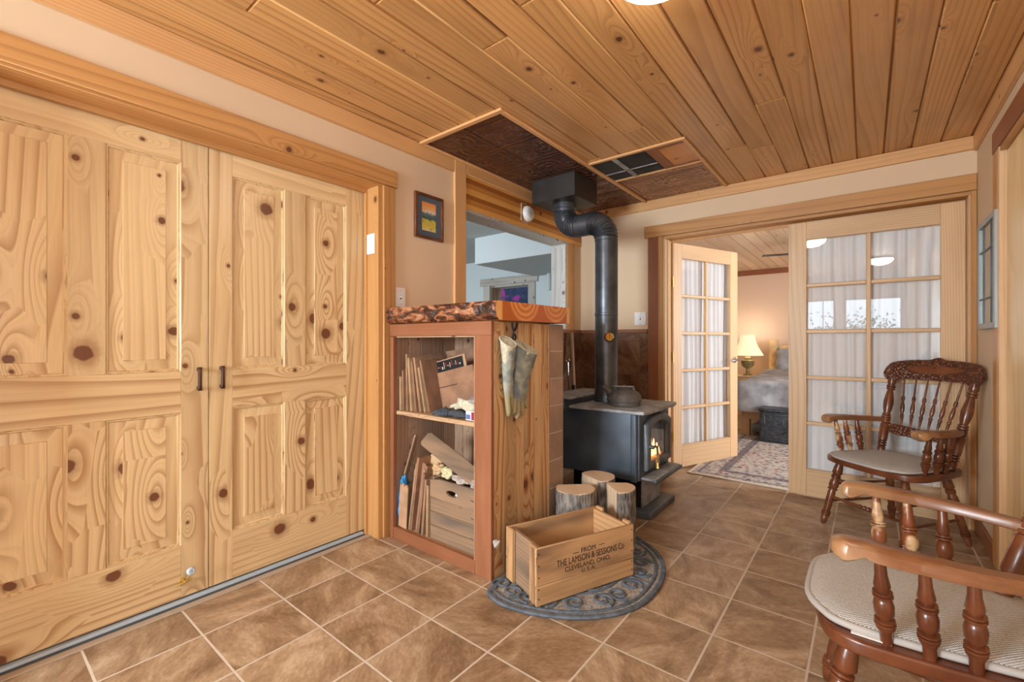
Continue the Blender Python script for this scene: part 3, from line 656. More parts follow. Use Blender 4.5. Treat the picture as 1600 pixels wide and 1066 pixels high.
# ================================================================ STOVE PIPE
t = thing('stove_pipe', 'black stove pipe with ribbed elbows rising from the stove to a ceiling box', 'stove pipe', (-1.487, 2.97, .7))
m = MB(); m.box((-2.035, 2.81, 2.20), (-1.655, 3.155, ZC-.005), BOXM, bev=.003); m.build('collar_box', t, world=True)
m = MB(); m.lathe((-1.842, 2.975, 2.20), (-1.842, 2.975, 2.135), [(0, .088), (.6, .088), (.65, .083), (1, .083)], PIPE, 36); m.build('collar_ring', t, world=True)
R_ = .080
def ribbed(pts, name, n=36, rib=.010, dens=.017):
    # resample
    P = [Vector(p) for p in pts]; L = [0]
    for a, b in zip(P, P[1:]): L.append(L[-1]+(b-a).length)
    N = max(8, int(L[-1]/dens*6)); out = []; rad = []
    for i in range(N+1):
        s = L[-1]*i/N; k = 0
        while k < len(L)-2 and L[k+1] < s: k += 1
        out.append(P[k].lerp(P[k+1], (s-L[k])/(L[k+1]-L[k]))); rad.append(R_-.002+rib*(.5+.5*math.cos(2*PI*s/dens)) if 0 < i < N else R_)
    m = MB(); m.tube(out, R_, PIPE, n, rad); m.build(name, t, world=True, ang=30)
zt = 2.015; cx0, cx1, yy = -1.842, -1.487, 2.975
r1 = .125
ribbed([(cx0, yy, 2.136)]+[(cx0+r1-r1*math.cos(a), yy, zt+r1-r1*math.sin(a)) for a in [PI/2*i/16 for i in range(17)]], 'elbow')
m = MB(); m.cyl((cx0+r1-.002, yy, zt), (cx1-r1+.012, yy, zt), R_+.004, PIPE, n=36); m.build('pipe_coupling', t, world=True)
ribbed([(cx1-r1+.008, yy, zt)]+[(cx1-r1+r1*math.sin(a), yy, zt-r1+r1*math.cos(a)) for a in [PI/2*i/16 for i in range(17)]], 'elbow')
m = MB(); m.lathe((cx1, yy, zt-r1), (cx1, yy, .703), [(0, R_+.003), (.02, R_+.003), (.022, R_), (.46, R_), (.462, R_+.0035), (.475, R_+.0035), (.478, R_), (.93, R_), (.935, R_+.004), (1, R_+.006)], PIPE, 40)
m.box((cx1-.004, yy-R_-.003, .75), (cx1+.004, yy-R_+.004, 1.87), PIPE, bev=.001, M=Matrix.Translation((cx1, yy, 0)) @ Matrix.Rotation(1.9, 4, 'Z') @ Matrix.Translation((-cx1, -yy, 0)))
m.build('vertical_pipe', t, world=True)
# thermometer
t = thing('stove_thermometer', 'round magnetic thermometer with a coloured dial on the black stove pipe', 'thermometer', (cx1+.055, yy-.062, 1.167))
t.rotation_euler = (0, 0, math.radians(42))
m = MB(); m.lathe((0, .004, 0), (0, -.006, 0), [(0, .035), (.7, .035), (1, .032)], BLACK, 28); m.build('case', t)
m = MB(); m.lathe((0, -.0062, 0), (0, -.0072, 0), [(0, .026), (1, .026)], plain('dial_gold', lin(196, 150, 60), .4, .3), 24); m.build('dial', t)
m = MB()
for k, c in enumerate((lin(190, 40, 30), lin(220, 150, 40), lin(240, 220, 180))):
    for q in range(5):
        a = PI*(1.15-(k*5+q)*.085); m.box((math.cos(a)*.029-.003, -.0082, math.sin(a)*.029-.003), (math.cos(a)*.029+.003, -.0074, math.sin(a)*.029+.003), plain('mark%d' % k, c, .5), bev=0)
m.box((-.002, -.0085, -.002), (.002, -.0076, .024), plain('needle_red', lin(150, 20, 20), .4), bev=0); m.build('scale_marks', t)

# ================================================================ STOVE
t = thing('wood_stove', 'black freestanding wood stove on a pedestal with an arched glass door and burning fire', 'stove', (-1.4, 2.97, 0))
x0, x1, y0, y1, zb, zt2 = -1.78, -1.125, 2.70, 3.235, .245, .678
m = MB(); m.box((x0, y0, zb), (x1-.012, y1, zt2), IRON, bev=.012, seg=3)
m.box((x1-.055, y0-.006, zb-.006), (x1-.014, y0+.02, zt2-.004), IRON, bev=.01, seg=3)
# front ring around the firebox opening (front plate pieces)
oy0, oy1, oz0, oz1 = 2.80, 3.125, .335, .60
m.build('body', t, world=True)
m = MB(); m.box((x1-.012, y0+.012, zb+.004), (x1, oy0, zt2-.006), IRON, bev=.002); m.box((x1-.012, oy1, zb+.004), (x1, y1-.006, zt2-.006), IRON, bev=.002)
m.box((x1-.012, oy0, zb+.004), (x1, oy1, oz0), IRON, bev=.002); m.box((x1-.012, oy0, oz1), (x1, oy1, zt2-.006), IRON, bev=.002); m.build('front_plate', t, world=True)
# top plate
m = MB(); m.prism([(-1.60, 2.645), (-1.12, 2.645), (-1.075, 2.66), (-1.06, 2.75), (-1.06, 3.17), (-1.075, 3.26), (-1.12, 3.275), (-1.60, 3.275)], .680, .700, IRONG, bev=.005); m.build('top_plate', t, world=True)
m = MB(); m.box((-1.86, 2.66, .66), (-1.65, 3.27, .735), IRON, bev=.004); m.box((-1.85, 2.655, .736), (-1.60, 3.275, .75), IRONG, bev=.003); m.box((-1.84, 2.70, .28), (-1.785, 3.23, .659), IRON, bev=.003); m.build('rear_shield', t, world=True)
# pedestal
m = MB(); m.box((-1.66, 2.815, .048), (-1.145, 3.125, zb+.01), IRONG, bev=.004); m.box((-1.66, 2.806, .05), (-1.155, 2.815, zb), BLACK, bev=.001); m.build('pedestal', t, world=True)
m = MB(); m.box((-1.70, 2.752, .0), (-1.070, 3.215, .048), IRON, bev=.012, seg=3); m.build('base_plate', t, world=True)
m = MB(); m.box((-1.125, 2.735, .255), (-1.035, 3.215, .272), IRONG, bev=.004); m.box((-1.05, 2.728, .243), (-1.022, 3.222, .268), IRON, bev=.006, seg=2); m.build('ash_lip', t, world=True, label='dusty grey ash lip')
# door: frame with arched head, built in the yz plane
def arch(i, xx, bm, n=14):
    a, b, c, d = 2.775+i, 3.205-i, .305+i, .652-i; out = []
    out.append(bm.verts.new((xx, a, c))); out.append(bm.verts.new((xx, b, c)))
    for k in range(n+1):
        u = k/n; yv = b+(a-b)*u; s = math.sin(PI*u); out.append(bm.verts.new((xx, yv, d-.052*(1-min(1, (1-abs(2*u-1)**2.2))))))
    return out
bm = bmesh.new(); prof = [(0, x1), (.0, x1+.022), (.010, x1+.034), (.038, x1+.036), (.048, x1+.028), (.050, x1+.012), (.052, x1+.004)]
rr = [arch(i, xx, bm) for i, xx in prof]
for u, v in zip(rr, rr[1:]):
    n = len(u)
    for i in range(n): bm.faces.new((u[i], u[(i+1) % n], v[(i+1) % n], v[i]))
m = MB(); m._merge(bm, plain('door_cast_iron', lin(96, 102, 108), .45, .3, nscale=12, namt=.2)); dr_ = m.build('door', t, world=True, ang=50)
bm = bmesh.new(); g1 = arch(.050, x1+.014, bm); bm.faces.new(g1); m = MB(); m._merge(bm, GLASS); m.build('door_glass', dr_, label='soot-tinted glass').location = (0, 0, 0)
bpy.data.objects['door_glass'].data.transform(Matrix.Translation((1.4, -2.97, 0)))
m = MB(); m.cyl((x1+.03, 2.795, .46), (x1+.062, 2.795, .46), .013, IRON); m.tube([(x1+.055, 2.79, .46), (x1+.062, 2.82, .462), (x1+.063, 2.845, .455), (x1+.062, 2.855, .43), (x1+.062, 2.857, .395)], .0075, IRON)
hb = m.build('door_handle', dr_); hb.data.transform(Matrix.Translation((1.4, -2.97, 0)))
m = MB()
for k in range(5): m.tube([(x1+.062+.009*math.cos(a), 2.857+.009*math.sin(a), .395-k*.011+.0006*a) for a in [2*PI*j/14 for j in range(14)]], .0026, BRASS, 6)
m.lathe((x1+.062, 2.857, .345), (x1+.062, 2.857, .315), [(0, .008), (1, .014)], BRASS, 8); g = m.build('coil_grip', hb, label='brass coil grip'); g.data.transform(Matrix.Translation((1.4, -2.97, 0)))
# firebox interior: build body opening by a shallow brick box in front of body
m = MB(); fx0 = x1-.0125
m.quad([(fx0-.0005, oy0, oz0), (fx0-.0005, oy1, oz0), (fx0-.0005, oy1, oz1), (fx0-.0005, oy0, oz1)], FIREBR); m.build('fire_brick', t, world=True)
m = MB(); m.box((x1-.011, 2.84, .342), (x1+.002, 3.09, .372), EMBER, bev=.004); m.build('ember_bed', t, world=True)
m = MB(); rnd = random.Random(3)
for k in range(13):
    yv = 2.85+k*.018+rnd.uniform(-.005, .005); hgt = rnd.uniform(.05, .10)*(1.35-abs(k-6)/7); x = x1-.006+rnd.uniform(-.003, .004)
    m.tube([(x, yv, .365), (x, yv+.006*math.sin(k), .365+hgt*.4), (x, yv-.006*math.sin(k*2), .365+hgt*.75), (x, yv+.004, .365+hgt)], .01, FLAMEC if k % 3 == 0 else FLAME, 8, rad=[.007, .008, .004, .0008], flat=.6)
m.build('flames', t, world=True, label='orange flames')

# kettle (cast-iron steamer) on the stove
t = thing('iron_kettle', 'low cast iron kettle with a bail handle on top of the black stove', 'kettle', (-1.305, 2.885, .7005), math.radians(12))
m = MB(); m.lathe((0, 0, 0), (0, 0, .118), [(0, .100), (.02, .106), (.24, .110), (.27, .116), (.36, .117), (.40, .113), (.60, .108), (.78, .090), (.9, .066), (.97, .048), (1, .044)], IRONK, 44); m.build('body', t)
m = MB(); m.lathe((0, 0, .1165), (0, 0, .138), [(0, .050), (.2, .052), (.5, .044), (.62, .014), (.7, .010), (.85, .014), (1, .009)], IRONK, 32); m.build('lid', t)
m = MB(); m.tube([(-.085, -.02, .075), (-.108, -.025, .098), (-.128, -.028, .118), (-.138, -.03, .128)], .02, IRONK, 14, rad=[.026, .020, .014, .012]); m.build('spout', t)
m = MB()
for s in (-1, 1): m.lathe((s*.062, .05*0, .098), (s*.062, 0, .128), [(0, .014), (1, .008)], IRONK, 12)
m.tube([(-.06, 0, .124), (-.075, -.025, .130), (-.055, -.055, .132), (.0, -.068, .134), (.045, -.055, .134), (.068, -.03, .132), (.06, 0, .124)], .0042, IRONG, 8); m.build('bail_handle', t)

# ================================================================ FIREWOOD SHELF UNIT
cx0, cx1, cy0, cy1, ctop = -2.172, -1.392, 1.615, 2.236, 1.236
t = thing('firewood_cabinet', 'open wooden shelf cabinet with a red stained face frame beside the closet', 'cabinet', (-1.78, 1.9, 0))
m = MB(); m.box((cx0, cy0-.022, 0), (-2.142, cy0, 1.165), REDW[2], bev=.002); m.box((-1.497, cy0-.022, 0), (cx1, cy0, 1.17), REDW[2], bev=.002)
m.box((cx0, cy0-.024, 1.168), (cx1+.002, cy0, 1.236), REDW[0], bev=.002); m.box((-2.141, cy0-.022, 0), (-1.498, cy0, .068), REDW[0], bev=.002)
m.box((-1.502, cy0-.024, .069), (-1.4965, cy0-.0, 1.167), INNER, bev=.001); m.box((-2.142, cy0-.0, 1.160), (-1.502, cy0+.02, 1.1675), INNERY, bev=.001)
m.build('face_frame', t, world=True)
m = MB()
ys = [cy0+.001, 1.70, 1.79, 1.845, 1.94, 2.012, 2.088]
for a, b in zip(ys, ys[1:]): m.box((cx1-.018, a+.0008, .0), (cx1-.001, b-.0008, ctop-.001), SIDE, bev=.0035)
m.box((cx1-.001, 2.072, 0), (cx1+.006, 2.086, ctop-.001), SIDE, bev=.002); m.build('side_boards', t, world=True)
m = MB()
for k in range(9): a = -2.165+k*.083; m.box((a, 2.10, .05), (a+.081, 2.115, ctop-.001), INNER, bev=.003)
for k in range(5): a = cy0+.004+k*.096; m.box((cx0, a, .05), (cx0+.015, a+.094, ctop-.001), INNER, bev=.003); m.box((cx1-.036, a, .05), (cx1-.020, a+.094, ctop-.001), INNER, bev=.003)
m.build('inner_boards', t, world=True)
m = MB(); m.box((cx0+.016, cy0+.002, .712), (cx1-.037, 2.099, .735), INNERY, bev=.003); m.box((cx1-.06, cy0+.004, .67), (cx1-.037, 2.09, .711), INNERY, bev=.002); m.build('shelf', t, world=True)
m = MB(); m.box((cx0+.016, cy0+.002, .030), (cx1-.037, 2.099, .062), INNERY, bev=.003); m.build('bottom_board', t, world=True)
m = MB()
for k in range(8):
    z = .0+k*.155 if k else 0; m.box((cx1-.075, 2.092, k*.1545+.001), (cx1, 2.236, (k+1)*.1545-.002), COLT if False else plain('column_tile_%d' % k, lin(*[(c+dd) for c, dd in zip((168, 140, 120), [(k*37 % 11)-5]*3)]), .55, nscale=7, namt=.13, bumpS=.15, bscale=40), bev=.003)
m.box((-2.17, 2.118, 0), (cx1-.076, 2.236, ctop-.002), HEARTH, bev=0)
m.box((cx1-.073, 2.094, .001), (cx1-.002, 2.234, ctop-.003), plain('pale_grout', lin(206, 194, 180), .9), bev=0)
m.build('tile_column', t, world=True, label='column of stacked brown tiles')

# slab counter
def slab():
    x0, x1, y0, y1, z0, z1 = -2.198, -1.345, 1.575, 2.236, 1.2405, 1.330
    bm = bmesh.new(); n = 60; rows_ = []
    for i in range(n+1):
        x = x0+(x1-x0)*i/n; row = []
        w1 = .007*noise.noise(Vector((x*14, 0, 0)))+.004*noise.noise(Vector((x*40, 3, 0)))
        pr = [(y0+.022, z0), (y0+.006+w1, z0+.012), (y0-.004+w1*1.5, z0+.034), (y0-.006+w1*1.8, z0+.058), (y0+.0+w1, z0+.078), (y0+.007+w1, z1), (y1-.0, z1), (y1-.012, z0)]
        for k, (yv, zv) in enumerate(pr): row.append(bm.verts.new((x, yv+(.004*noise.noise(Vector((x*50, k*3., 1))) if 0 < k < 5 else 0), zv)))
        rows_.append(row)
    mats = [LIVE, LIVE, LIVE, LIVE, LIVE, SLABT, SLABT, SLABT]; m = MB()
    for mt in (LIVE, SLABT, ENDG): m.mi(mt)
    for a, b in zip(rows_, rows_[1:]):
        for k in range(8): f = bm.faces.new((a[k], b[k], b[(k+1) % 8], a[(k+1) % 8])); f.material_index = m.mi(mats[k])
    f = bm.faces.new(rows_[0]); f.material_index = 2; f = bm.faces.new(rows_[-1][::-1]); f.material_index = 2
    m.bm.free(); m.bm = bm; return m
tag(slab().build('live_edge_counter'), 'thick varnished wood slab counter with a live bark edge on top of the shelf cabinet', 'counter')

# things inside: flattened cardboard on the shelf
def leaning(name, x, ylo, yhi, z0, hgt, lean, mat, th=.006, yaw=0., dz=0.):
    """sheet standing on edge, running back (y), leaning in x"""
    m = MB(); rn = random.Random(int(abs(x)*1e4)); n = 8; pts = []
    for i in range(n+1):
        yv = ylo+(yhi-ylo)*i/n; pts.append((yv, hgt+rn.uniform(-.008, .008)))
    poly = [(ylo, 0)]+[(a, b) for a, b in pts]+[(yhi, 0)]
    M = Matrix.Translation((x, 0, z0)) @ Matrix.Rotation(lean, 4, 'Y') @ Matrix(((0, 0, 1, 0), (1, 0, 0, 0), (0, 1, 0, 0), (0, 0, 0, 1)))
    # flutes: two liners and a wavy core, torn top edge
    m.prism(poly, 0, th*.3, mat, M=M); m.prism(poly, th*.7, th, mat, M=M); m.prism([(a+(.004 if k == 0 or k == len(poly)-1 else 0), b*.985) for k, (a, b) in enumerate(poly)], th*.3, th*.7, CARD2, M=M)
    return m.build(name)
sp = [(-2.138, .20, .01, CARD3, .010), (-2.118, .24, .03, CARD2, .012), (-2.092, .325, .02, CARD, .010), (-2.062, .30, .09, CARD3, .012), (-2.030, .29, .13, CARD2, .014), (-1.998, .315, .18, CARD, .014), (-1.964, .26, .22, CARD3, .010), (-1.935, .30, .26, CARD2, .014)]
for k, (x, hgt, lean, mt, th) in enumerate(sp):
    o = leaning('cardboard_sheet', x, 1.635+.006*k, 1.93-.008*k, .7362, hgt, -lean, mt, th)
    desc = ['pale cardboard sheet, leftmost of the upper shelf stack', 'short dark cardboard sheet, second from left on the upper shelf', 'tallest cardboard sheet near the left of the upper shelf', 'cardboard sheet fourth from left on the upper shelf', 'dark cardboard sheet in the middle of the upper shelf stack', 'thick cardboard sheet in the middle of the upper shelf stack', 'pale torn-edged cardboard sheet right of the middle on the upper shelf', 'dark cardboard sheet just left of the folded box on the upper shelf'][k]
    tag(o, desc, 'cardboard', 'flattened cardboard on the upper shelf')
# folded boxes facing the front
def flat_box(name, cx, cy, z0, w, hgt, tilt, lean, mt, th, label, slit=False, printed=False):
    M = Matrix.Translation((cx, cy, z0)) @ Matrix.Rotation(tilt, 4, 'Y') @ Matrix.Rotation(-lean, 4, 'X')
    t = thing(name, label, 'cardboard'); m = MB(); m.box((-w/2, 0, 0), (w/2, th, hgt), mt, bev=.001, M=M); m.build('panel', t)
    m = MB(); m.box((-w/2+.004, -.0035, .0), (w/2-.004, -.0005, hgt*.55), mt, bev=.0005, M=M); m.build('flap', t)
    if slit: m = MB(); m.box((-w/2+.004, -.0042, hgt*.60), (w*.02, -.0006, hgt*.615), BLACK, bev=0, M=M); m.build('slit', t)
    if printed:
        m = MB(); rn = random.Random(4); m.box((-w/2+.01, -.0042, hgt*.74), (w/2-.02, -.0034+.0028, hgt*.97), BLACK, bev=0, M=M)
        for k in range(16): x = -w/2+.02+k*(w-.05)/16; m.box((x, -.0050, hgt*.77+rn.uniform(0, .02)), (x+.006, -.0043, hgt*.83+rn.uniform(0, .03)), [WHITE, CARD3, RED][k % 3], bev=0, M=M)
        m.build('printed_band', t)
    return t
flat_box('folded_box', -1.87, 1.965, .765, .40, .335, -.12, .02, CARD2, .010, 'wide folded cardboard box at the back of the upper shelf')
flat_box('folded_box', -1.86, 1.80, .778, .31, .265, -.22, -.02, CARD, .010, 'folded cardboard box with a black printed band on the upper shelf', printed=True)
flat_box('folded_box', -1.735, 1.735, .776, .285, .215, -.22, -.02, CARD2, .012, 'front folded cardboard box with a long slit on the upper shelf', slit=True)

# gloves and cloths
def glove_pile(name, c, mat, label, seed, sx=.075, fold=3, group=None):
    t = thing(name, label, 'glove', c, 0, group); rn = random.Random(seed)
    def palm(u, v):
        a = u*PI*2; r = .5+.5*math.sin(v*PI)
        return (sx*(v*2-1), .035*math.cos(a)*(.6+.4*r)+.01*math.sin(v*9), .018+.018*math.sin(a)*(.5+.5*r)+.006*math.sin(v*14+a))
    m = MB(); m.tube([(sx*(k/6*2-1), .01*math.sin(k*2+seed), .022+.006*math.sin(k*3)) for k in range(7)], .03, mat, 14, rad=[.034, .030, .026, .030, .034, .032, .02], flat=.6); m.build('palm_and_cuff', t)
    m = MB()
    for k in range(4):
        a = -.5+k*.33; m.tube([(-sx*.9, -.024+k*.016, .022), (-sx-.02, -.034+k*.022, .024+.004*k), (-sx-.052+.006*abs(k-1.5), -.044+k*.028, .014)], .01, mat, 10, rad=[.011, .011, .008])
    m.tube([(-sx*.3, -.03, .022), (-sx*.55, -.055, .022), (-sx*.8, -.066, .014)], .01, mat, 10, rad=[.012, .011, .008]); m.build('fingers', t)
    return t
glove_pile('work_glove', (-1.70, 1.655, .7365), DARKG, 'dark grey knitted work glove lying at the front of the upper shelf', 1, .085)
g = glove_pile('work_glove', (-1.63, 1.70, .775), CREAM, 'cream cotton work glove folded on top of the dark glove', 5, .06)
t = thing('folded_cloth', 'cream ribbed cloth roll on the dark glove on the upper shelf', 'cloth', (-1.625, 1.675, .79))
m = MB()
for k in range(6): m.tube([(-.075+.008*k, .02, .03-.004*k), (-.045, -.018, .016+.006*k), (.02, -.03, -.002+.008*k), (.065, -.01, .004+.008*k)], .008, CREAM, 8)
m.build('ribbed_folds', t)
m = MB(); m.blob((-1.56, 1.70, .835), (.055, .06, .03), GREYCL, .5, 2.4); o = m.build('grey_cloth'); tag(o, 'crumpled grey cloth on the right of the upper shelf', 'cloth')
t = thing('small_box', 'small white and red printed box on the right end of the upper shelf', 'box', (-1.565, 1.66, .7362)); m = MB(); m.box((-.04, -.02, 0), (.04, .03, .048), WHITE, bev=.001); m.build('carton', t); m = MB(); m.box((.0, -.0215, .004), (.0385, -.0205, .044), RED, bev=0); m.box((-.036, -.0215, .006), (-.008, -.0205, .03), plain('blue_print', lin(90, 110, 170), .5), bev=0); m.build('printed_label', t)

# lower compartment
lp = [(-2.105, .24, .03, CARD, .010, .0), (-2.084, .34, .16, CARD2, .014, .03), (-2.062, .39, .18, CARD3, .009, .01), (-2.036, .43, .16, CARD2, .016, .0), (-2.006, .375, .18, CARD, .016, .02), (-1.972, .35, .15, CARD2, .016, .0), (-1.936, .32, .10, CARD, .014, .0), (-1.895, .285, .02, CARD3, .013, .0)]
ld = ['short cardboard sheet, leftmost in the lower compartment', 'dark cardboard sheet second from left in the lower compartment', 'tall leaning cardboard sheet third from left in the lower compartment', 'tallest dark cardboard sheet in the lower compartment', 'thick leaning cardboard sheet right of the middle in the lower compartment', 'dark cardboard sheet second from the crate in the lower compartment', 'cardboard sheet next to the pale one by the crate', 'pale upright cardboard sheet against the wooden crate']
for k, (x, hgt, lean, mt, th, dy) in enumerate(lp):
    o = leaning('cardboard_sheet', x, 1.625+dy, 1.90-.006*k, .0632, hgt, lean*1., mt, th); tag(o, ld[k], 'cardboard', 'flattened cardboard in the lower compartment')
m = MB(); m.blob((-2.13, 1.665, .22), (.018, .035, .13), BLUEBAG, .5, 3); m.blob((-2.125, 1.64, .16), (.014, .02, .09), BLUEBAG, .5, 4); tag(m.build('plastic_bag'), 'bright blue plastic bag tucked at the left of the lower compartment', 'bag')
for (nm, cx, cy, w_, hg, tl, mt, lb) in (('cardboard_flap', -2.090, 1.622, .070, .255, .07, CARD, 'torn brown cardboard flap facing out at the left of the lower compartment'), ('cardboard_flap', -2.035, 1.660, .085, .40, .20, CARD2, 'dark cardboard flap sticking up above the lower stack'), ('cardboard_flap', -1.975, 1.72, .10, .43, .16, CARD3, 'pale folded cardboard flap behind the lower stack')):
    m = MB(); M = Matrix.Translation((cx, cy, .0635)) @ Matrix.Rotation(tl, 4, 'Y'); rn = random.Random(int(hg*1000))
    poly = [(-w_/2, .006), (w_/2, .006)]+[(w_/2-w_*k/7, hg+rn.uniform(-.014, .008)) for k in range(8)]
    m.prism(poly, 0, .006, mt, M=M @ Matrix(((1, 0, 0, 0), (0, 0, -1, 0), (0, 1, 0, 0), (0, 0, 0, 1)))); tag(m.build(nm), lb, 'cardboard')
# old crate in compartment
t = thing('storage_crate', 'old wooden crate with a handle hole inside the lower compartment', 'crate', (-1.70, 1.75, .0632))
X0, X1, Y0, Y1, Z1 = -1.868, -1.440, 1.632, 1.93, .395
m = MB(); bz = [.064, .14, .215, .29, Z1]
for a, b in zip(bz[:3], bz[1:4]): m.box((X0, Y0, a), (X1, Y0+.014, b-.002), OLDW[0], bev=.003)
# top board with an oval hand hole
def holeboard(m):
    bm = bmesh.new(); zc_, xc = .338, -1.70; n = 24
    outer = [(X0, .29), (X1, .29), (X1, Z1), (X0, Z1)]; ringp = [(xc+.042*math.cos(2*PI*i/n), zc_+.016*math.sin(2*PI*i/n)) for i in range(n)]
    def outp(i):
        a = 2*PI*i/n; c, s = math.cos(a), math.sin(a); k = min((X1-xc)/c if c > 1e-6 else (X0-xc)/c if c < -1e-6 else 9, (Z1-zc_)/s if s > 1e-6 else (.29-zc_)/s if s < -1e-6 else 9); return (xc+c*k, zc_+s*k)
    for (yv, fl) in ((Y0, 0), (Y0+.014, 1)):
        I = [bm.verts.new((x, yv, z)) for x, z in ringp]; O = [bm.verts.new((*[outp(i)[0]], yv, outp(i)[1])) for i in range(n)]
        for i in range(n): bm.faces.new((I[i], I[(i+1) % n], O[(i+1) % n], O[i]))
        if fl == 0: I0, O0 = I, O
    for i in range(n): bm.faces.new((I0[i], I0[(i+1) % n], I[(i+1) % n], I[i])); bm.faces.new((O0[i], O0[(i+1) % n], O[(i+1) % n], O[i]))
    m._merge(bm, OLDW[0])
holeboard(m); m.build('front_boards', t, world=True)
m = MB()
for a, b in zip(bz, bz[1:]): m.box((X0, Y1-.014, a), (X1, Y1, b-.002), OLDW[0], bev=.003); m.box((X0, Y0+.0145, a), (X0+.014, Y1-.0145, b-.002), OLDW[1], bev=.003); m.box((X1-.014, Y0+.0145, a), (X1, Y1-.0145, b-.002), OLDW[1], bev=.003)
m.box((X0+.0145, Y0+.0145, .064), (X1-.0145, Y1-.0145, .072), OLDW[0], bev=0); m.build('side_boards', t, world=True)
m = MB(); m.tube([(-1.515, Y0-.003, .075), (-1.515, Y0-.003, .23), (-1.516, Y0-.003, .39)], .0022, IRON, 6)
for z in (.14, .24, .33): m.tube([(-1.56, Y0-.003, z+.008), (-1.515, Y0-.003, z), (-1.45, Y0-.003, z+.004)], .0018, IRON, 6)
m.build('binding_wire', t, world=True)
# plank, papers
def board(name, p0, p1, w_, th, mt, label, cat='wood', roll=0.):
    p0 = Vector(p0); p1 = Vector(p1); d = p1-p0; M = Matrix.Translation(p0) @ d.to_track_quat('X', 'Z').to_matrix().to_4x4() @ Matrix.Rotation(roll, 4, 'X'); L = d.length
    poly = [(0, -w_*.35), (.03*L, -w_*.5), (.5*L, -w_*.46), (.97*L, -w_*.42), (L, -w_*.2), (L*.985, w_*.4), (.6*L, w_*.5), (.04*L, w_*.45), (0, w_*.3)]
    m = MB(); m.prism(poly, -th/2, th/2, mt, M=M, bev=th*.2); o = m.build(name)
    return tag(o, label, cat)
board('driftwood_plank', (-2.00, 1.72, .575), (-1.455, 1.66, .400), .095, .045, OLDW[0], 'weathered grey plank lying slanted over the wooden crate in the cabinet', roll=.9)
board('kindling_stick', (-2.112, 1.66, .36), (-2.03, 1.67, .60), .03, .012, OLDW[2], 'thin grey stick leaning at the left of the lower compartment')
for k, (c, r, mt, lb) in enumerate([((-1.865, 1.69, .425), (.035, .03, .035), CARD3, 'crumpled tan paper beside the slanted plank'), ((-1.775, 1.68, .425), (.04, .03, .032), YPAPER, 'crumpled pale yellow paper ball under the slanted plank'), ((-1.655, 1.665, .415), (.06, .03, .020), PAPER, 'crumpled brown and grey paper wad on the front of the crate'),
                                   ((-1.530, 1.660, .420), (.06, .03, .028), GREYCL, 'light grey plastic wad at the right front of the crate'), ((-1.535, 1.81, .52), (.05, .05, .10), PAPER, 'tall crumpled newspaper behind the right end of the plank')]):
    m = MB(); m.blob(c, r, mt, .45, 2.0, sub=4); tag(m.build('crumpled_paper'), lb, 'paper')
t = thing('white_bottle', 'white plastic bottle seen through the hand hole of the crate', 'bottle', (-1.70, 1.70, .0725)); m = MB(); m.lathe((0, 0, 0), (0, 0, .275), [(0, .04), (.02, .045), (.8, .045), (.9, .03), (1, .015)], WHITE, 24); m.build('bottle_body', t); m = MB(); m.cyl((0, 0, .276), (0, 0, .300), .018, WHITE); m.build('cap', t)
# bark sliver on the side, spring clamp and welding gloves
m = MB(); m.tube([(-1.388, 1.624, .190), (-1.370, 1.60, .195), (-1.352, 1.585, .183), (-1.345, 1.60, .205)], .012, WHITEW[2], 7, rad=[.006, .014, .016, .006], flat=.6); tag(m.build('wood_splinter'), 'pale splintered wood chip stuck at the front corner of the cabinet', 'wood')
t = thing('spring_clamp', 'black spring clamp pinching the gloves to the cabinet side', 'clamp', (-1.375, 1.74, 1.17))
m = MB()
for s in (-1, 1): m.tube([(.003, s*.022+.008, .062), (.003, s*.014+.006, .036), (.004, -s*.004+.004, .010), (.006, -s*.012+.002, -.012), (.006, -s*.004, -.034)], .005, BLACK, 8, rad=[.0055, .0065, .0065, .006, .004], flat=.8)
m.build('jaws', t); m = MB(); m.tube(arc((.012, .004, .012), .007, 0, 5.5, 14, 'yz'), .0016, CHROME, 6); m.build('spring', t)
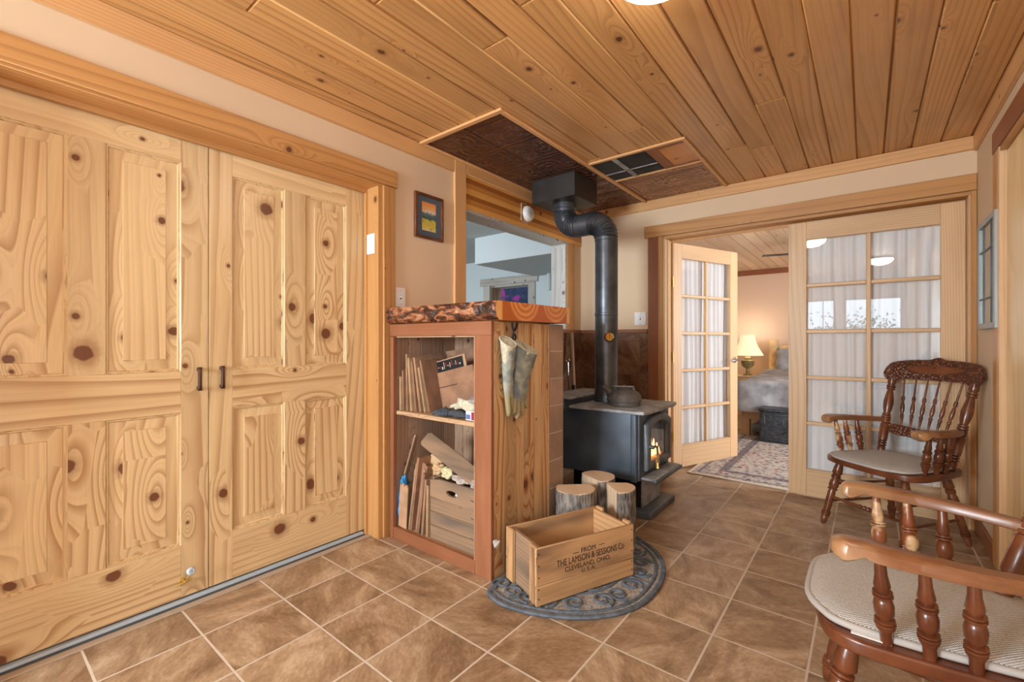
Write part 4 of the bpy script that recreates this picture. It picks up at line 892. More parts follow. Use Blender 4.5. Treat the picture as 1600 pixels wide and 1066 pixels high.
def gauntlet(name, label, y0, z0, mat, w0, w1, tilt, fingers, dx=0., slant=0.):
    t = thing(name, label, 'glove', (-1.3885, y0, z0)); t['group'] = 'welding gloves hanging on the cabinet'
    m = MB(); N = 16; k = m.mi(mat); k2 = m.mi(CREAM); rings = []; ns = 28
    for i in range(N+1):
        u = i/N; z = -u*.27; hw = w0+(w1-w0)*min(1, u*1.5) if u < .66 else w1+.006*math.sin((u-.66)/.34*PI)
        dep = .018*(1-u)+.016; c = Vector((dep+.004+dx, tilt*u+.004*math.sin(u*8), z))
        rings.append([m.bm.verts.new(c+Vector((dep*math.sin(a)*(1+.1*noise.noise(Vector((i*.6, j*.4, y0*9)))), hw*math.cos(a), -slant*1.9*(hw*math.cos(a))*(1-u)**3-.8*dep*math.sin(a)*(1-u)**3+.003*noise.noise(Vector((i*.7, j*.5, 3)))))) for j, a in enumerate([2*PI*q/ns for q in range(ns)])])
    for a, b in zip(rings, rings[1:]):
        for j in range(ns): f = m.bm.faces.new((a[j], a[(j+1) % ns], b[(j+1) % ns], b[j])); f.material_index = k
    inner = [m.bm.verts.new(v.co*0+Vector((v.co.x*.55+.008, v.co.y*.6, v.co.z-.09))) for v in rings[0]]
    for j in range(ns): f = m.bm.faces.new((rings[0][j], rings[0][(j+1) % ns], inner[(j+1) % ns], inner[j])); f.material_index = k2
    f = m.bm.faces.new(inner); f.material_index = k2
    f = m.bm.faces.new(rings[-1]); f.material_index = k
    o = m.build('gauntlet', t, ang=70)
    m = MB()
    m.tube([v.co+Vector((0, 0, .0)) for v in []] or [(dep*0+.038+.034*math.sin(a)+dx, w0*math.cos(a), -slant*1.9*w0*math.cos(a)-.8*.034*math.sin(a)+.002) for a in [2*PI*q/24 for q in range(25)]], .004, CREAM, 8); m.build('cuff_binding', t)
    for (fy, L, dy, r) in fingers:
        m = MB(); m.tube([(.02+dx, tilt+fy, -.25), (.022+dx, tilt+fy+dy*.4, -.27-L*.4), (.024+dx, tilt+fy+dy*.8, -.27-L*.8), (.018+dx, tilt+fy+dy, -.27-L)], r, mat, 12, rad=[r*1.1, r, r*.95, r*.55]); m.build('finger', t)
    return t
def glovemat():
    t = NT('worn_suede'); v = t.obj(); P = t.sep(v); n = t.noise(v, 22, 4); c = t.mix(t.mr(n, .35, .65), lin(128, 136, 134), lin(170, 170, 154))
    c = t.mix(t.M('MULTIPLY', t.mr(t.noise(v, 9, 2), .5, .62), .8), c, lin(98, 112, 124)); c = t.mix(t.mr(P[2], -.22, -.29), c, lin(160, 146, 110))
    t.bump(t.noise(v, 60, 4), .5, .006); return t.fin(c, .9, 0, .2)
GLV = glovemat()
gauntlet('welding_glove', 'wide grey suede welding glove with an open white cuff hanging from the clamp', 1.815, 1.105, GLV, .083, .056, -.040, [(-.040, .055, -.006, .015), (-.012, .080, -.004, .016), (.018, .070, .004, .015), (.046, .035, .016, .013)], .002, .13)
gauntlet('welding_glove', 'narrow folded grey suede welding glove hanging on the left beside the cabinet frame', 1.668, 1.135, GLV, .047, .030, .030, [(-.014, .090, .012, .014), (.012, .065, .012, .013)])

# ================================================================ DOOR MAT, CRATE, LOGS
pts = [(-1.335, 1.508), (-1.25, 1.480), (-1.15, 1.490), (-1.046, 1.525), (-.921, 1.601), (-.820, 1.71), (-.765, 1.83), (-.750, 1.96), (-.765, 2.12), (-.815, 2.26), (-.90, 2.365), (-1.035, 2.45), (-1.16, 2.49), (-1.28, 2.505), (-1.372, 2.505), (-1.375, 2.3), (-1.37, 2.0), (-1.36, 1.72)]
def crm(P, closed, sub):
    out = []; n = len(P)
    for i in range(n if closed else n-1):
        p = [P[(i+k-1) % n] if closed else P[max(0, min(n-1, i+k-1))] for k in range(4)]
        for s in range(sub):
            u = s/sub; out.append(tuple(.5*((2*p[1][d])+(-p[0][d]+p[2][d])*u+(2*p[0][d]-5*p[1][d]+4*p[2][d]-p[3][d])*u*u+(-p[0][d]+3*p[1][d]-3*p[2][d]+p[3][d])*u**3) for d in range(len(p[1]))))
    return out
curve_ = crm(pts[:15], False, 6)+[pts[14]]; outline = curve_+[(-1.375, 2.3), (-1.37, 2.0), (-1.36, 1.72)]
t = thing('door_mat', 'half-round slate grey scrollwork door mat under the wooden crate', 'mat', (-1.1, 2.0, 0))
m = MB(); m.prism(outline, .0005, .007, MATG); m.build('mat_base', t, world=True)
cen = Vector((-1.40, 1.99, 0))
def inset(k, z): return [tuple(Vector((x, y, z))+(cen-Vector((x, y, 0))).normalized()*k) for x, y in curve_]
m = MB(); m.tube([(x, y, .009) for x, y in outline]+[(outline[0][0], outline[0][1], .009)], .012, MATM, 8, flat=.7); m.tube(inset(.035, .009), .008, MATM, 8, flat=.8); m.build('rim', t, world=True)
m = MB()
def spiral(c, r, turns, dirn, a0, z=.010, th=.0085):
    N = int(18*turns); P_ = []
    for i in range(N+1):
        u = i/N; a = a0+dirn*u*turns*2*PI; rr = r*(1-.78*u); P_.append((c[0]+rr*math.cos(a), c[1]+rr*math.sin(a), z))
    return P_
ins = inset(.105, 0); L = len(ins)
for k in range(15):
    i = int((k+.5)/15*L); p = Vector(ins[i]); q = (Vector(ins[min(i+2, L-1)])-Vector(ins[max(i-2, 0)])).normalized(); rad_ = (p-cen).normalized(); sg = 1 if k % 2 else -1
    sp_ = spiral(p, .050, 1.35, sg, math.atan2(-sg*q.y if False else rad_.y, rad_.x)); m.tube(sp_, .0085, MATM, 8, flat=.8)
    if k % 5 == 2: m.tube([tuple(p+q*.058+rad_*.065+Vector((0, 0, .009))), tuple(p+q*.058-rad_*.075+Vector((0, 0, .009)))], .008, MATM, 8)
ins2 = inset(.235, 0)
for k in range(9):
    i = int((k+.5)/9*L); p = Vector(ins2[i]); rad_ = (p-cen).normalized(); sg = -1 if k % 2 else 1; m.tube(spiral(p, .055, 1.4, sg, math.atan2(rad_.y, rad_.x)), .0085, MATM, 8, flat=.8)
m.tube(inset(.172, .009), .006, MATM, 8); m.build('scrollwork', t, world=True, ang=60)

# crate: local x along the long printed side, y towards the back
ca = math.atan2(2.038-1.534, -.875+1.088); CL, CW, CH = .547, .272, .245
t = thing('wooden_crate', 'old open wooden shipping crate with black stencilled lettering standing on the mat', 'crate', (-1.088, 1.534, .0185), ca)
th = .012
m = MB(); m.box((0, 0, 0), (CL, th, .082), CRATE[0], bev=.002); m.box((0, 0, .084), (CL, th, CH), CRATE[0], bev=.002); m.build('front_boards', t)
m = MB(); m.box((0, CW-th, 0), (CL, CW, .10), CRATE[0], bev=.002); m.box((0, CW-th, .102), (CL, CW, CH), CRATE[0], bev=.002); m.build('back_boards', t)
m = MB(); m.box((.022, th+.0005, .001), (CL-.022, CW-th-.0005, .011), CRATE[0], bev=.001); m.build('bottom_board', t)
for xa in (.018, CL-.034):
    m = MB(); m.box((xa, th+.0005, .0), (xa+.016, CW-th-.0005, CH-.004), OLDW[1] if xa < .1 else CRATE[1], bev=.002)
    s = xa-.017 if xa < .1 else xa+.0165
    m.box((s, th+.0005, 0), (s+.0165, th+.05, CH+(.0 if xa < .1 else .008)), CRATE[2], bev=.003); m.box((s, CW-th-.05, 0), (s+.0165, CW-th-.0005, CH+(.0 if xa < .1 else .008)), CRATE[2], bev=.003)
    m.build('end_panel', t, label='greyed end panel with two upright battens' if xa < .1 else None)
for x in (.012, CL-.012):
    for z in (.03, .07, .12, .17, .22): m = MB(); m.lathe((x, 0, z), (x, -.0012, z), [(0, .0035), (1, .003)], BLACK, 8); m.build('nail_head', t)
INK = plain('stencil_ink', lin(66, 46, 36), .9)
def text(body, size, x, z, parent, sx=1., mat=INK, y=-.0006, off=.0):
    cu = bpy.data.curves.new('lettering', 'FONT'); cu.body = body; cu.size = size; cu.align_x = 'CENTER'; cu.extrude = .0003; cu.offset = off
    o = bpy.data.objects.new('tmp', cu); COL.objects.link(o); dg = bpy.context.evaluated_depsgraph_get(); dg.update()
    me = bpy.data.meshes.new_from_object(o.evaluated_get(dg)); bpy.data.objects.remove(o)
    me.transform(Matrix.Translation((x, y, z)) @ Matrix.Rotation(PI/2, 4, 'X') @ Matrix.Diagonal((sx, 1, 1, 1))); me.materials.clear(); me.materials.append(mat)
    q = bpy.data.objects.new('lettering', me); COL.objects.link(q); q.parent = parent; return q
text('FROM', .030, .275, .178, t, 1.05, off=.0)
text('THE LAMSON & SESSIONS Co', .041, .295, .143, t, .72, off=.0)
text('CLEVELAND, OHIO.', .030, .275, .113, t, .98, off=.0)
text('U. S. A.', .026, .275, .090, t, 1.0, off=.0)
for a, b, z in ((.190, .222, .183), (.335, .367, .190)): m = MB(); m.box((a, -.0009, z), (b, -.0004, z+.0025), INK, bev=0); m.build('printed_dash', t)
e = [c for c in t.children if c.name.startswith('end_panel')][0]

def log(name, x, y, r, hgt, label, cut, rz, seed):
    """firewood billet: round split by straight cuts (list of (angle, offset))"""
    t = thing(name, label, 'firewood', (x, y, .0185), rz); hgt -= .0185; n = 48; rn = random.Random(seed); ring = []
    for i in range(n):
        a = 2*PI*i/n; rr = r*(1+.07*noise.noise(Vector((math.cos(a)*1.6, math.sin(a)*1.6, seed))))
        f = 0
        for (ca_, off) in cut:
            d = math.cos(a-ca_)
            if rr*d > off: rr = off/d; f = 1
        ring.append((rr*math.cos(a), rr*math.sin(a), f))
    rows_ = 14; bm = bmesh.new(); V = []
    for k in range(rows_+1):
        z = .0195*0+hgt*k/rows_; row = []
        for i, (px, py, f) in enumerate(ring):
            q = 1+(.0 if f else .035*noise.noise(Vector((px*40, py*40, z*16+seed)))+.02*noise.noise(Vector((px*110, py*110, z*30))))
            if k == rows_: q *= .99
            row.append(bm.verts.new((px*q, py*q, z+(.006*noise.noise(Vector((px*12, py*12, seed))) if k == rows_ else 0))))
        V.append(row)
    m = MB(); m.bm.free(); m.bm = bm; kb, kl = m.mi(BARK), m.mi(LOG)
    for a, b in zip(V, V[1:]):
        for i in range(n): f = bm.faces.new((a[i], a[(i+1) % n], b[(i+1) % n], b[i])); f.material_index = kl if ring[i][2] and ring[(i+1) % n][2] else kb
    m.build('bark', t, ang=50)
    m = MB(); top = [v for v in ring]; m.prism([(px*.985, py*.985) for px, py, f in top], hgt-.004, hgt+.004, LOG); m.build('cut_face', t)
    return t
log('firewood_log', -1.262, 2.150, .108, .325, 'half-round firewood log with grey bark, leftmost against the cabinet', [(2.3, .06)], 0, 3)
log('firewood_log', -1.255, 2.395, .105, .335, 'firewood log with grey bark standing behind the other two logs', [(-2.2, .055)], .2, 8)
log('firewood_log', -1.075, 2.285, .098, .335, 'split firewood log with a pale cut side, rightmost behind the crate', [(-2.3, .035), (-.95+PI, .07)], 0, 13)
# hearth tools leaning behind the stove
t = thing('hearth_shovel', 'long wooden-handled hearth tool leaning on the tiles behind the stove', 'tool', (-2.08, 3.52, 0))
m = MB(); m.tube([(.0, .0, .74), (-.02, .02, .92), (-.055, .05, 1.215)], .016, OLDW[2], 10, rad=[.016, .015, .018]); m.build('wooden_handle', t)
m = MB(); m.lathe((.002, -.002, .74), (.012, -.01, .48), [(0, .021), (.35, .019), (.4, .024), (.5, .022), (1, .02)], BLACK, 14); m.tube([(.012, -.01, .48), (.03, -.03, .10)], .012, BLACK, 10); m.build('socket', t); m = MB(); m.box((-.04, -.05, .0), (.09, -.03, .12), IRON, bev=.004); m.build('blade', t)
m = MB(); m.tube([(-2.135, 3.51, .95), (-2.11, 3.50, .3), (-2.10, 3.50, .0)], .006, CHROME, 8, rad=[.006, .006, .003]); m.tube(arc((-2.136, 3.51, .965), .016, -PI/2, PI*1.3, 14, 'xz'), .004, CHROME, 6); tag(m.build('fire_poker'), 'thin bright metal poker leaning beside the wooden-handled hearth tool', 'tool')

# ================================================================ WALL THINGS
t = thing('framed_picture', 'small framed landscape painting with a slate mat hanging on the peach wall', 'picture', (XL+.001, 1.905, 1.93))
W2, H2 = .118, .142
m = MB(); m.box((0, -W2, -H2), (.02, -W2+.016, H2), CHAIR, bev=.003); m.box((0, W2-.016, -H2), (.02, W2, H2), CHAIR, bev=.003); m.box((0, -W2+.016, -H2), (.02, W2-.016, -H2+.016), CHAIR, bev=.003); m.box((0, -W2+.016, H2-.016), (.02, W2-.016, H2), CHAIR, bev=.003); m.build('frame', t)
m = MB(); m.box((0, -W2+.016, -H2+.016), (.006, W2-.016, H2-.016), plain('slate_matboard', lin(88, 98, 112), .8), bev=0); m.build('mat_board', t)
def paint():
    t_ = NT('small_landscape'); P = t_.sep(t_.obj()); n = t_.noise(t_.obj(), 40, 4, .6); z = t_.M('ADD', P[2], t_.M('MULTIPLY_ADD', n, .05, -.025))
    c = t_.ramp(t_.mr(z, -.09, .09, smooth=False), [(0, lin(222, 212, 170)), (.1, lin(226, 202, 92)), (.38, lin(196, 184, 84)), (.42, lin(62, 88, 92)), (.62, lin(96, 120, 128)), (.68, lin(222, 210, 196)), (.74, lin(236, 184, 128)), (.95, lin(232, 150, 84))])
    sp_ = t_.M('MULTIPLY', t_.mr(t_.noise(t_.obj(), 95, 2), .62, .68), t_.mr(P[2], -.02, -.04)); return t_.fin(t_.mix(sp_, c, lin(60, 56, 40)), .5)
m = MB(); m.box((.006, -.056, -.088), (.0075, .058, .092), paint(), bev=0); m.build('painting', t)
def switch(name, label, cat, loc, rz, w_, hgt, rocker=True, toggles=1):
    t = thing(name, label, cat, loc, rz); m = MB(); m.box((-w_/2, -.007, -hgt/2), (w_/2, 0, hgt/2), WHITE, bev=.003, seg=2); m.build('plate', t)
    for k in range(toggles):
        ox = (k-(toggles-1)/2)*.046; m = MB()
        if rocker: m.box((ox-.014, -.011, -.03), (ox+.014, -.0072, .03), WHITE, bev=.002)
        else:
            m.box((ox-.005, -.0075, -.012), (ox+.005, -.0072, .012), GROOVE, bev=0); m.box((ox-.0035, -.015, -.002), (ox+.0035, -.0076, .009), WHITE, bev=.001)
        m.build('rocker' if rocker else 'toggle', t)
        for zz in (-.04, .04): m = MB(); m.lathe((ox, -.007, zz*hgt/.117), (ox, -.008, zz*hgt/.117), [(0, .003), (1, .0025)], GREYCL, 8); m.build('screw', t)
switch('light_switch', 'white rocker switch mounted on the closet door jamb', 'switch', (-2.262, 1.5295, 1.705), 0, .075, .117)
switch('light_switch', 'white toggle switch plate on the peach wall just above the bark-edged counter', 'switch', (XL+.0005, 1.685, 1.402), PI/2, .072, .117, False)
switch('light_switch', 'white toggle switch plate on the wall between stove pipe and French doors', 'switch', (-1.588, YB-.0005, 1.34), 0, .105, .117, False, 1)
t = thing('smoke_detector', 'round white smoke detector with its bracket on the wood beam of the pass-through', 'smoke detector', (XL+.013, 2.955, 2.185))
m = MB(); m.lathe((0, .0, 0), (.036, 0, 0), [(0, .066), (.3, .066), (.6, .060), (.9, .052), (1, .045)], WHITE, 36); m.build('cover', t)
m = MB()
for k in range(12):
    for r in (.020, .034): a = k*PI/6; m.lathe((.0355+(.0 if r < .03 else -.0005), r*math.cos(a), r*math.sin(a)), (.0372, r*math.cos(a), r*math.sin(a)), [(0, .0026), (1, .0026)], GROOVE, 6)
m.lathe((.036, 0, 0), (.038, 0, 0), [(0, .006), (1, .005)], BLACK, 10); m.build('slots', t)
m = MB(); m.tube([(.003, -.02, .075), (.003, -.085, .07), (.003, -.088, -.07), (.003, .0, -.085)], .003, CREAM, 6); m.build('bracket', t)
# leaded glass panel on the right wall
PEWTER = plain('pewter_frame', lin(164, 168, 166), .4, .4)
t = thing('leaded_glass_panel', 'narrow leaded glass panel in a grey metal frame hanging on the right wall', 'glass panel', (XR-.004, 3.43, 1.50))
m = MB(); a, b, zz = -.205, .225, .295; fw = .03
m.box((-.022, a, -zz), (0, a+fw, zz), PEWTER, bev=.002); m.box((-.022, b-fw, -zz), (0, b, zz), PEWTER, bev=.002); m.box((-.022, a+fw, -zz), (0, b-fw, -zz+fw), PEWTER, bev=.002); m.box((-.022, a+fw, zz-fw), (0, b-fw, zz), PEWTER, bev=.002)
m.build('metal_frame', t)
m = MB(); m.box((-.012, a+fw, -zz+fw), (-.009, b-fw, zz-fw), GREENG, bev=0); m.build('glass', t)
m = MB()
for yv in (a+fw+.09, b-fw-.09): m.box((-.016, yv-.004, -zz+fw), (-.006, yv+.004, zz-fw), IRON, bev=.001)
for z in (-.13, .13): m.box((-.018, a+fw, z-.004), (-.005, b-fw, z+.004), IRON, bev=.001)
m.build('lead_cames', t)
m = MB(); m.box((-.0018, a+fw, -zz+fw), (-.0008, a+fw+.085, zz-fw), plain('sage_backing', lin(120, 146, 132), .6), bev=0); m.box((-.0018, b-fw-.085, -zz+fw), (-.0008, b-fw, zz-fw), bpy.data.materials['sage_backing'], bev=0); m.build('green_borders', t)

# ================================================================ ARMCHAIRS
def turned(m, p0, p1, r, kind, mat, n=16):
    P = {'leg': [(0, .62), (.03, .75), (.12, 1.0), (.19, 1.1), (.222, .72), (.228, 1.02), (.245, 1.02), (.25, .72), (.256, 1.0), (.272, 1.0), (.28, .75), (.33, 1.0), (.40, 1.05), (.428, .74), (.434, 1.05), (.452, 1.05), (.458, .7), (.50, .85), (.70, .82), (.79, .72), (.80, .98), (.818, .98), (.824, .7), (.83, .98), (.848, .98), (.854, .7), (.86, .95), (.875, .95), (.882, .66), (.91, .8), (.94, .72), (1, .48)],
         'post': [(0, .75), (.04, .88), (.09, .9), (.10, .68), (.107, 1.02), (.125, 1.02), (.132, .68), (.139, 1.0), (.155, 1.0), (.162, .7), (.17, 1.0), (.20, 1.03), (.38, 1.03), (.40, .72), (.407, 1.08), (.425, 1.08), (.432, .72), (.439, 1.06), (.457, 1.06), (.464, .72), (.471, 1.04), (.489, 1.04), (.496, .70), (.503, .98), (.52, .98), (.53, .74), (.60, 1.02), (.68, 1.14), (.76, .95), (.84, .70), (.848, .98), (.868, .98), (.874, .70), (.88, 1.0), (.90, 1.0), (.906, .72), (.93, .95), (1, .9)],
         'spindle': [(0, .55), (.06, .6), (.18, .95), (.195, .6), (.202, 1.2), (.222, 1.2), (.229, .6), (.236, 1.15), (.256, 1.15), (.263, .6), (.31, 1.15), (.40, 1.3), (.50, .85), (.53, .62), (.537, 1.15), (.557, 1.15), (.564, .6), (.571, 1.2), (.591, 1.2), (.598, .6), (.605, 1.1), (.62, 1.1), (.63, .6), (.72, .62), (.9, .52), (1, .5)],
         'arm': [(0, .72), (.14, .8), (.20, 1.12), (.225, .7), (.232, 1.25), (.258, 1.25), (.265, .7), (.272, 1.2), (.296, 1.2), (.303, .75), (.36, 1.15), (.46, 1.22), (.53, 1.0), (.55, .68), (.557, 1.2), (.58, 1.2), (.587, .7), (.594, 1.15), (.615, 1.15), (.622, .75), (.68, 1.0), (.80, .75), (1, .62)],
         'rung': [(0, .7), (.2, .8), (.38, .95), (.42, .8), (.44, 1.3), (.47, .85), (.5, 1.4), (.53, .85), (.56, 1.3), (.58, .8), (.62, .95), (.8, .8), (1, .7)],
         'plain': [(0, .8), (.5, 1.0), (1, .8)]}[kind]
    m.lathe(p0, p1, [(a, b*r) for a, b in P], mat, n)
def make_chair(label, loc, rz):
    t = thing('armchair', label, 'chair', loc, rz, 'pressed-back wooden armchairs')
    # seat
    out = crm([(-.225, -.185), (-.235, 0), (-.225, .185), (-.12, .235), (.06, .262), (.16, .262), (.215, .225), (.245, .12), (.252, 0), (.245, -.12), (.215, -.225), (.16, -.262), (.06, -.262), (-.12, -.235)], True, 5)
    m = MB(); m.prism(out, .395, .430, CHAIR, bev=.008, seg=3); m.build('seat', t)
    fl = [((.165, .185), (.240, .238)), ((.165, -.185), (.240, -.238))]; bl = [((-.165, .15), (-.265, .205)), ((-.165, -.15), (-.265, -.205))]
    for (a, b) in fl: m = MB(); turned(m, (*a, .396), (*b, .002), .0245, 'leg', CHAIR, 20); m.build('leg', t, ang=48)
    for (a, b) in bl: m = MB(); turned(m, (*a, .396), (*b, .002), .0225, 'leg', CHAIR, 20); m.build('leg', t, ang=48)
    def on(leg, z): (a, b) = leg; u = (.396-z)/.394; return (a[0]+(b[0]-a[0])*u, a[1]+(b[1]-a[1])*u, z)
    for z, kd, r in ((.285, 'rung', .0105), (.175, 'rung', .0105)): m = MB(); turned(m, on(fl[0], z), on(fl[1], z), r, kd, CHAIR, 12); m.build('stretcher', t)
    for s in (0, 1):
        for z in (.255, .145): m = MB(); turned(m, on(fl[s], z), on(bl[s], z), .0085, 'plain', CHAIR, 10); m.build('stretcher', t)
    m = MB(); turned(m, on(bl[0], .20), on(bl[1], .20), .0085, 'plain', CHAIR, 10); m.build('stretcher', t)
    # back posts
    pb = [(-.150, .190, .428), (-.150, -.190, .428)]; pt = [(-.286, .218, .900), (-.286, -.218, .900)]
    for a, b in zip(pb, pt): m = MB(); turned(m, a, b, .0235, 'post', CHAIR, 22); m.build('back_post', t, ang=48)
    def P(y, z):   # back surface point with a slight concave sweep
        u = (z-.428)/.494; return Vector((-.150-.140*u-.028*(1-(y/.22)**2)*1.0, y, z))
    m = MB()
    def slab_(outl, th, mat):   # outl list of (y,z); front & back surfaces following P
        bm = bmesh.new(); N = len(outl); F = []; B = []
        for (y, z) in outl: p = P(y, z); F.append(bm.verts.new(p+Vector((th/2, 0, 0)))); B.append(bm.verts.new(p-Vector((th/2, 0, 0))))
        return bm, F, B
    def rail(z_lo, z_hi, w_, th, mat, name, n=40):
        bm = bmesh.new(); R4 = []
        for i in range(n+1):
            y = -w_+2*w_*i/n; lo, hi = z_lo(y/w_), z_hi(y/w_); row = []
            for (dx, z) in ((th/2, lo+.004), (th/2, hi-.006), (th*.3, hi), (-th*.3, hi), (-th/2, hi-.006), (-th/2, lo+.004), (-th*.3, lo), (th*.3, lo)):
                p = P(y, z); row.append(bm.verts.new((p.x+dx, y, z)))
            R4.append(row)
        for a, b in zip(R4, R4[1:]):
            for k in range(8): bm.faces.new((a[k], b[k], b[(k+1) % 8], a[(k+1) % 8]))
        bm.faces.new(R4[0]); bm.faces.new(R4[-1][::-1]); mm = MB(); mm._merge(bm, mat); return mm.build(name, t)
    def ends(u): v = max(0, (abs(u)-.84)/.16); return math.sqrt(max(0.004, 1-v*v))
    hi0 = lambda u: 1.024-.010*u*u-.022*abs(u)**4+.015*math.exp(-(u/.10)**2)
    lo0 = lambda u: .884+.018/(1+math.exp((abs(u)-.70)*40))
    mid = lambda u: (hi0(u)+lo0(u))/2
    hi = lambda u: mid(u)+(hi0(u)-mid(u))*ends(u)
    lo = lambda u: mid(u)-(mid(u)-lo0(u))*ends(u)
    cr = rail(lo, hi, .262, .028, CARVED, 'crest_rail', 72)
    m = MB(); bm = bmesh.new(); el = []; ec = P(0, .968)
    for i in range(40): a = 2*PI*i/40; y = .150*math.cos(a); z = .965+.024*math.sin(a); p = P(y, z); el.append(bm.verts.new((p.x+.0142, y, z)))
    bm.faces.new(el); m._merge(bm, ARMW if False else CHAIR); m.tube([(v[0], v[1], v[2]) for v in [(P(.152*math.cos(a), .968+.024*math.sin(a)).x+.0135, .152*math.cos(a), .968+.024*math.sin(a)) for a in [2*PI*i/48 for i in range(49)]]], .0022, CARVED, 6)
    m.lathe((P(0, .962).x+.012, 0, .962), (P(0, .962).x+.018, 0, .962), [(0, .018), (.6, .016), (1, .006)], CARVED, 16); m.build('oval_inlay', cr)
    rail(lambda u: .545+.028*abs(u)**2-.012*math.cos(u*9)*.4, lambda u: .612-.010*math.cos(u*PI)*.6, .186, .020, CARVED, 'lower_rail')
    for k in range(6): y0_ = -.118+k*.0472; y1_ = -.155+k*.062; m = MB(); turned(m, P(y0_*1.0, .606), P(y1_, .905), .0088, 'spindle', CHAIR, 14); m.build('spindle', t)
    # arms
    for s in (1, -1):
        cl = crm([(-.200, .205, .640), (-.14, .232, .642), (-.05, .262, .646), (.06, .275, .652), (.14, .272, .655), (.205, .262, .650)], False, 14)
        bm = bmesh.new(); R8 = []; n = len(cl)
        for i, (x, y, z) in enumerate(cl):
            u = i/(n-1); w_ = .019+.013*min(1, max(0, u-.1)*1.6); th = .026+.010*u; e = max(0, (x-.172)/.034); rd = math.sqrt(max(.02, 1-e*e)) if e > 0 else 1
            drop = .012*math.exp(-((x-.176)/.020)**2)-.008*math.exp(-((x-.138)/.010)**2)
            w_ *= (.35+.65*rd); top = th*.5*(.2+.8*rd); bot = th*.55*(.2+.8*rd)+drop*(rd > .3)
            row = [(-w_, -bot*.8), (-w_, top*.5), (-w_*.72, top), (w_*.72, top), (w_, top*.5), (w_, -bot*.8), (w_*.75, -bot), (-w_*.75, -bot)]
            R8.append([bm.verts.new((x, s*(y+a), z+b)) for a, b in row])
        for a, b in zip(R8, R8[1:]):
            for k in range(8): bm.faces.new((a[k], b[k], b[(k+1) % 8], a[(k+1) % 8]))
        bm.faces.new(R8[0]); bm.faces.new(R8[-1][::-1]); m = MB(); m._merge(bm, ARMW); ar = m.build('armrest', t, ang=45)
        for (x, y, xt, yt, mt) in ((.098, .232, .112, .268, WORN if s < 0 else CHAIR), (.024, .238, .036, .270, WORN if s < 0 else CHAIR), (-.050, .230, -.042, .258, CHAIR)):
            m = MB(); turned(m, (x, s*y, .429), (xt, s*yt, .642), .0165, 'arm', mt, 18); m.build('arm_spindle', t, ang=48)
    return t
rzF = math.atan2(-.777, -.63)
A1 = make_chair('carved-back wooden armchair standing in front of the closed French door', (.12, 3.44, 0), rzF)
A2 = dup(A1, (.135, 1.600, 0), PI, label='nearest carved-back wooden armchair, cut off by the right edge of the picture')
def cushion(label, loc, rz):
    t = thing('seat_cushion', label, 'cushion', loc, rz, 'tweed seat cushions')
    out = crm([(-.20, -.15), (-.205, 0), (-.20, .15), (-.17, .19), (-.02, .218), (.10, .228), (.185, .222), (.225, .19), (.262, .12), (.268, 0), (.262, -.12), (.225, -.19), (.185, -.222), (.10, -.228), (-.02, -.218), (-.17, -.19)], True, 4)
    m = MB(); bm = bmesh.new(); rings = []
    for k, (sc, z) in enumerate([(.965, .0), (1., .006), (1.0, .012), (.965, .019), (.80, .024), (.4, .026), (.08, .026)]):
        rings.append([bm.verts.new((x*sc+.01*(1-sc), y*sc, z)) for x, y in out])
    n = len(out)
    for a, b in zip(rings, rings[1:]):
        for i in range(n): bm.faces.new((a[i], a[(i+1) % n], b[(i+1) % n], b[i]))
    bm.faces.new(rings[0][::-1]); bm.faces.new(rings[-1]); m._merge(bm, TWEED); m.build('pad', t, ang=60)
    m = MB(); m.tube([(x*.99, y*.99, .010) for x, y in out]+[(out[0][0]*.99, out[0][1]*.99, .010)], .010, PIPING, 8, flat=.9); m.build('piping', t, ang=80)
    return t
c1 = cushion('grey tweed seat cushion on the armchair in front of the French door', (.12, 3.44, .4305), rzF)
c2 = dup(c1, (.135, 1.600, .4305), PI, label='tweed seat cushion on the nearest armchair at the lower right')
m = MB(); m.box((-.03, 1.358, .4315), (.045, 1.372, .4345), WHITE, bev=.0005); o = m.build('care_label', None)
o.parent = c2; o.matrix_parent_inverse = Matrix.Identity(4); o.data.transform((Matrix.Translation(c2.location) @ Matrix.Rotation(PI, 4, 'Z')).inverted())

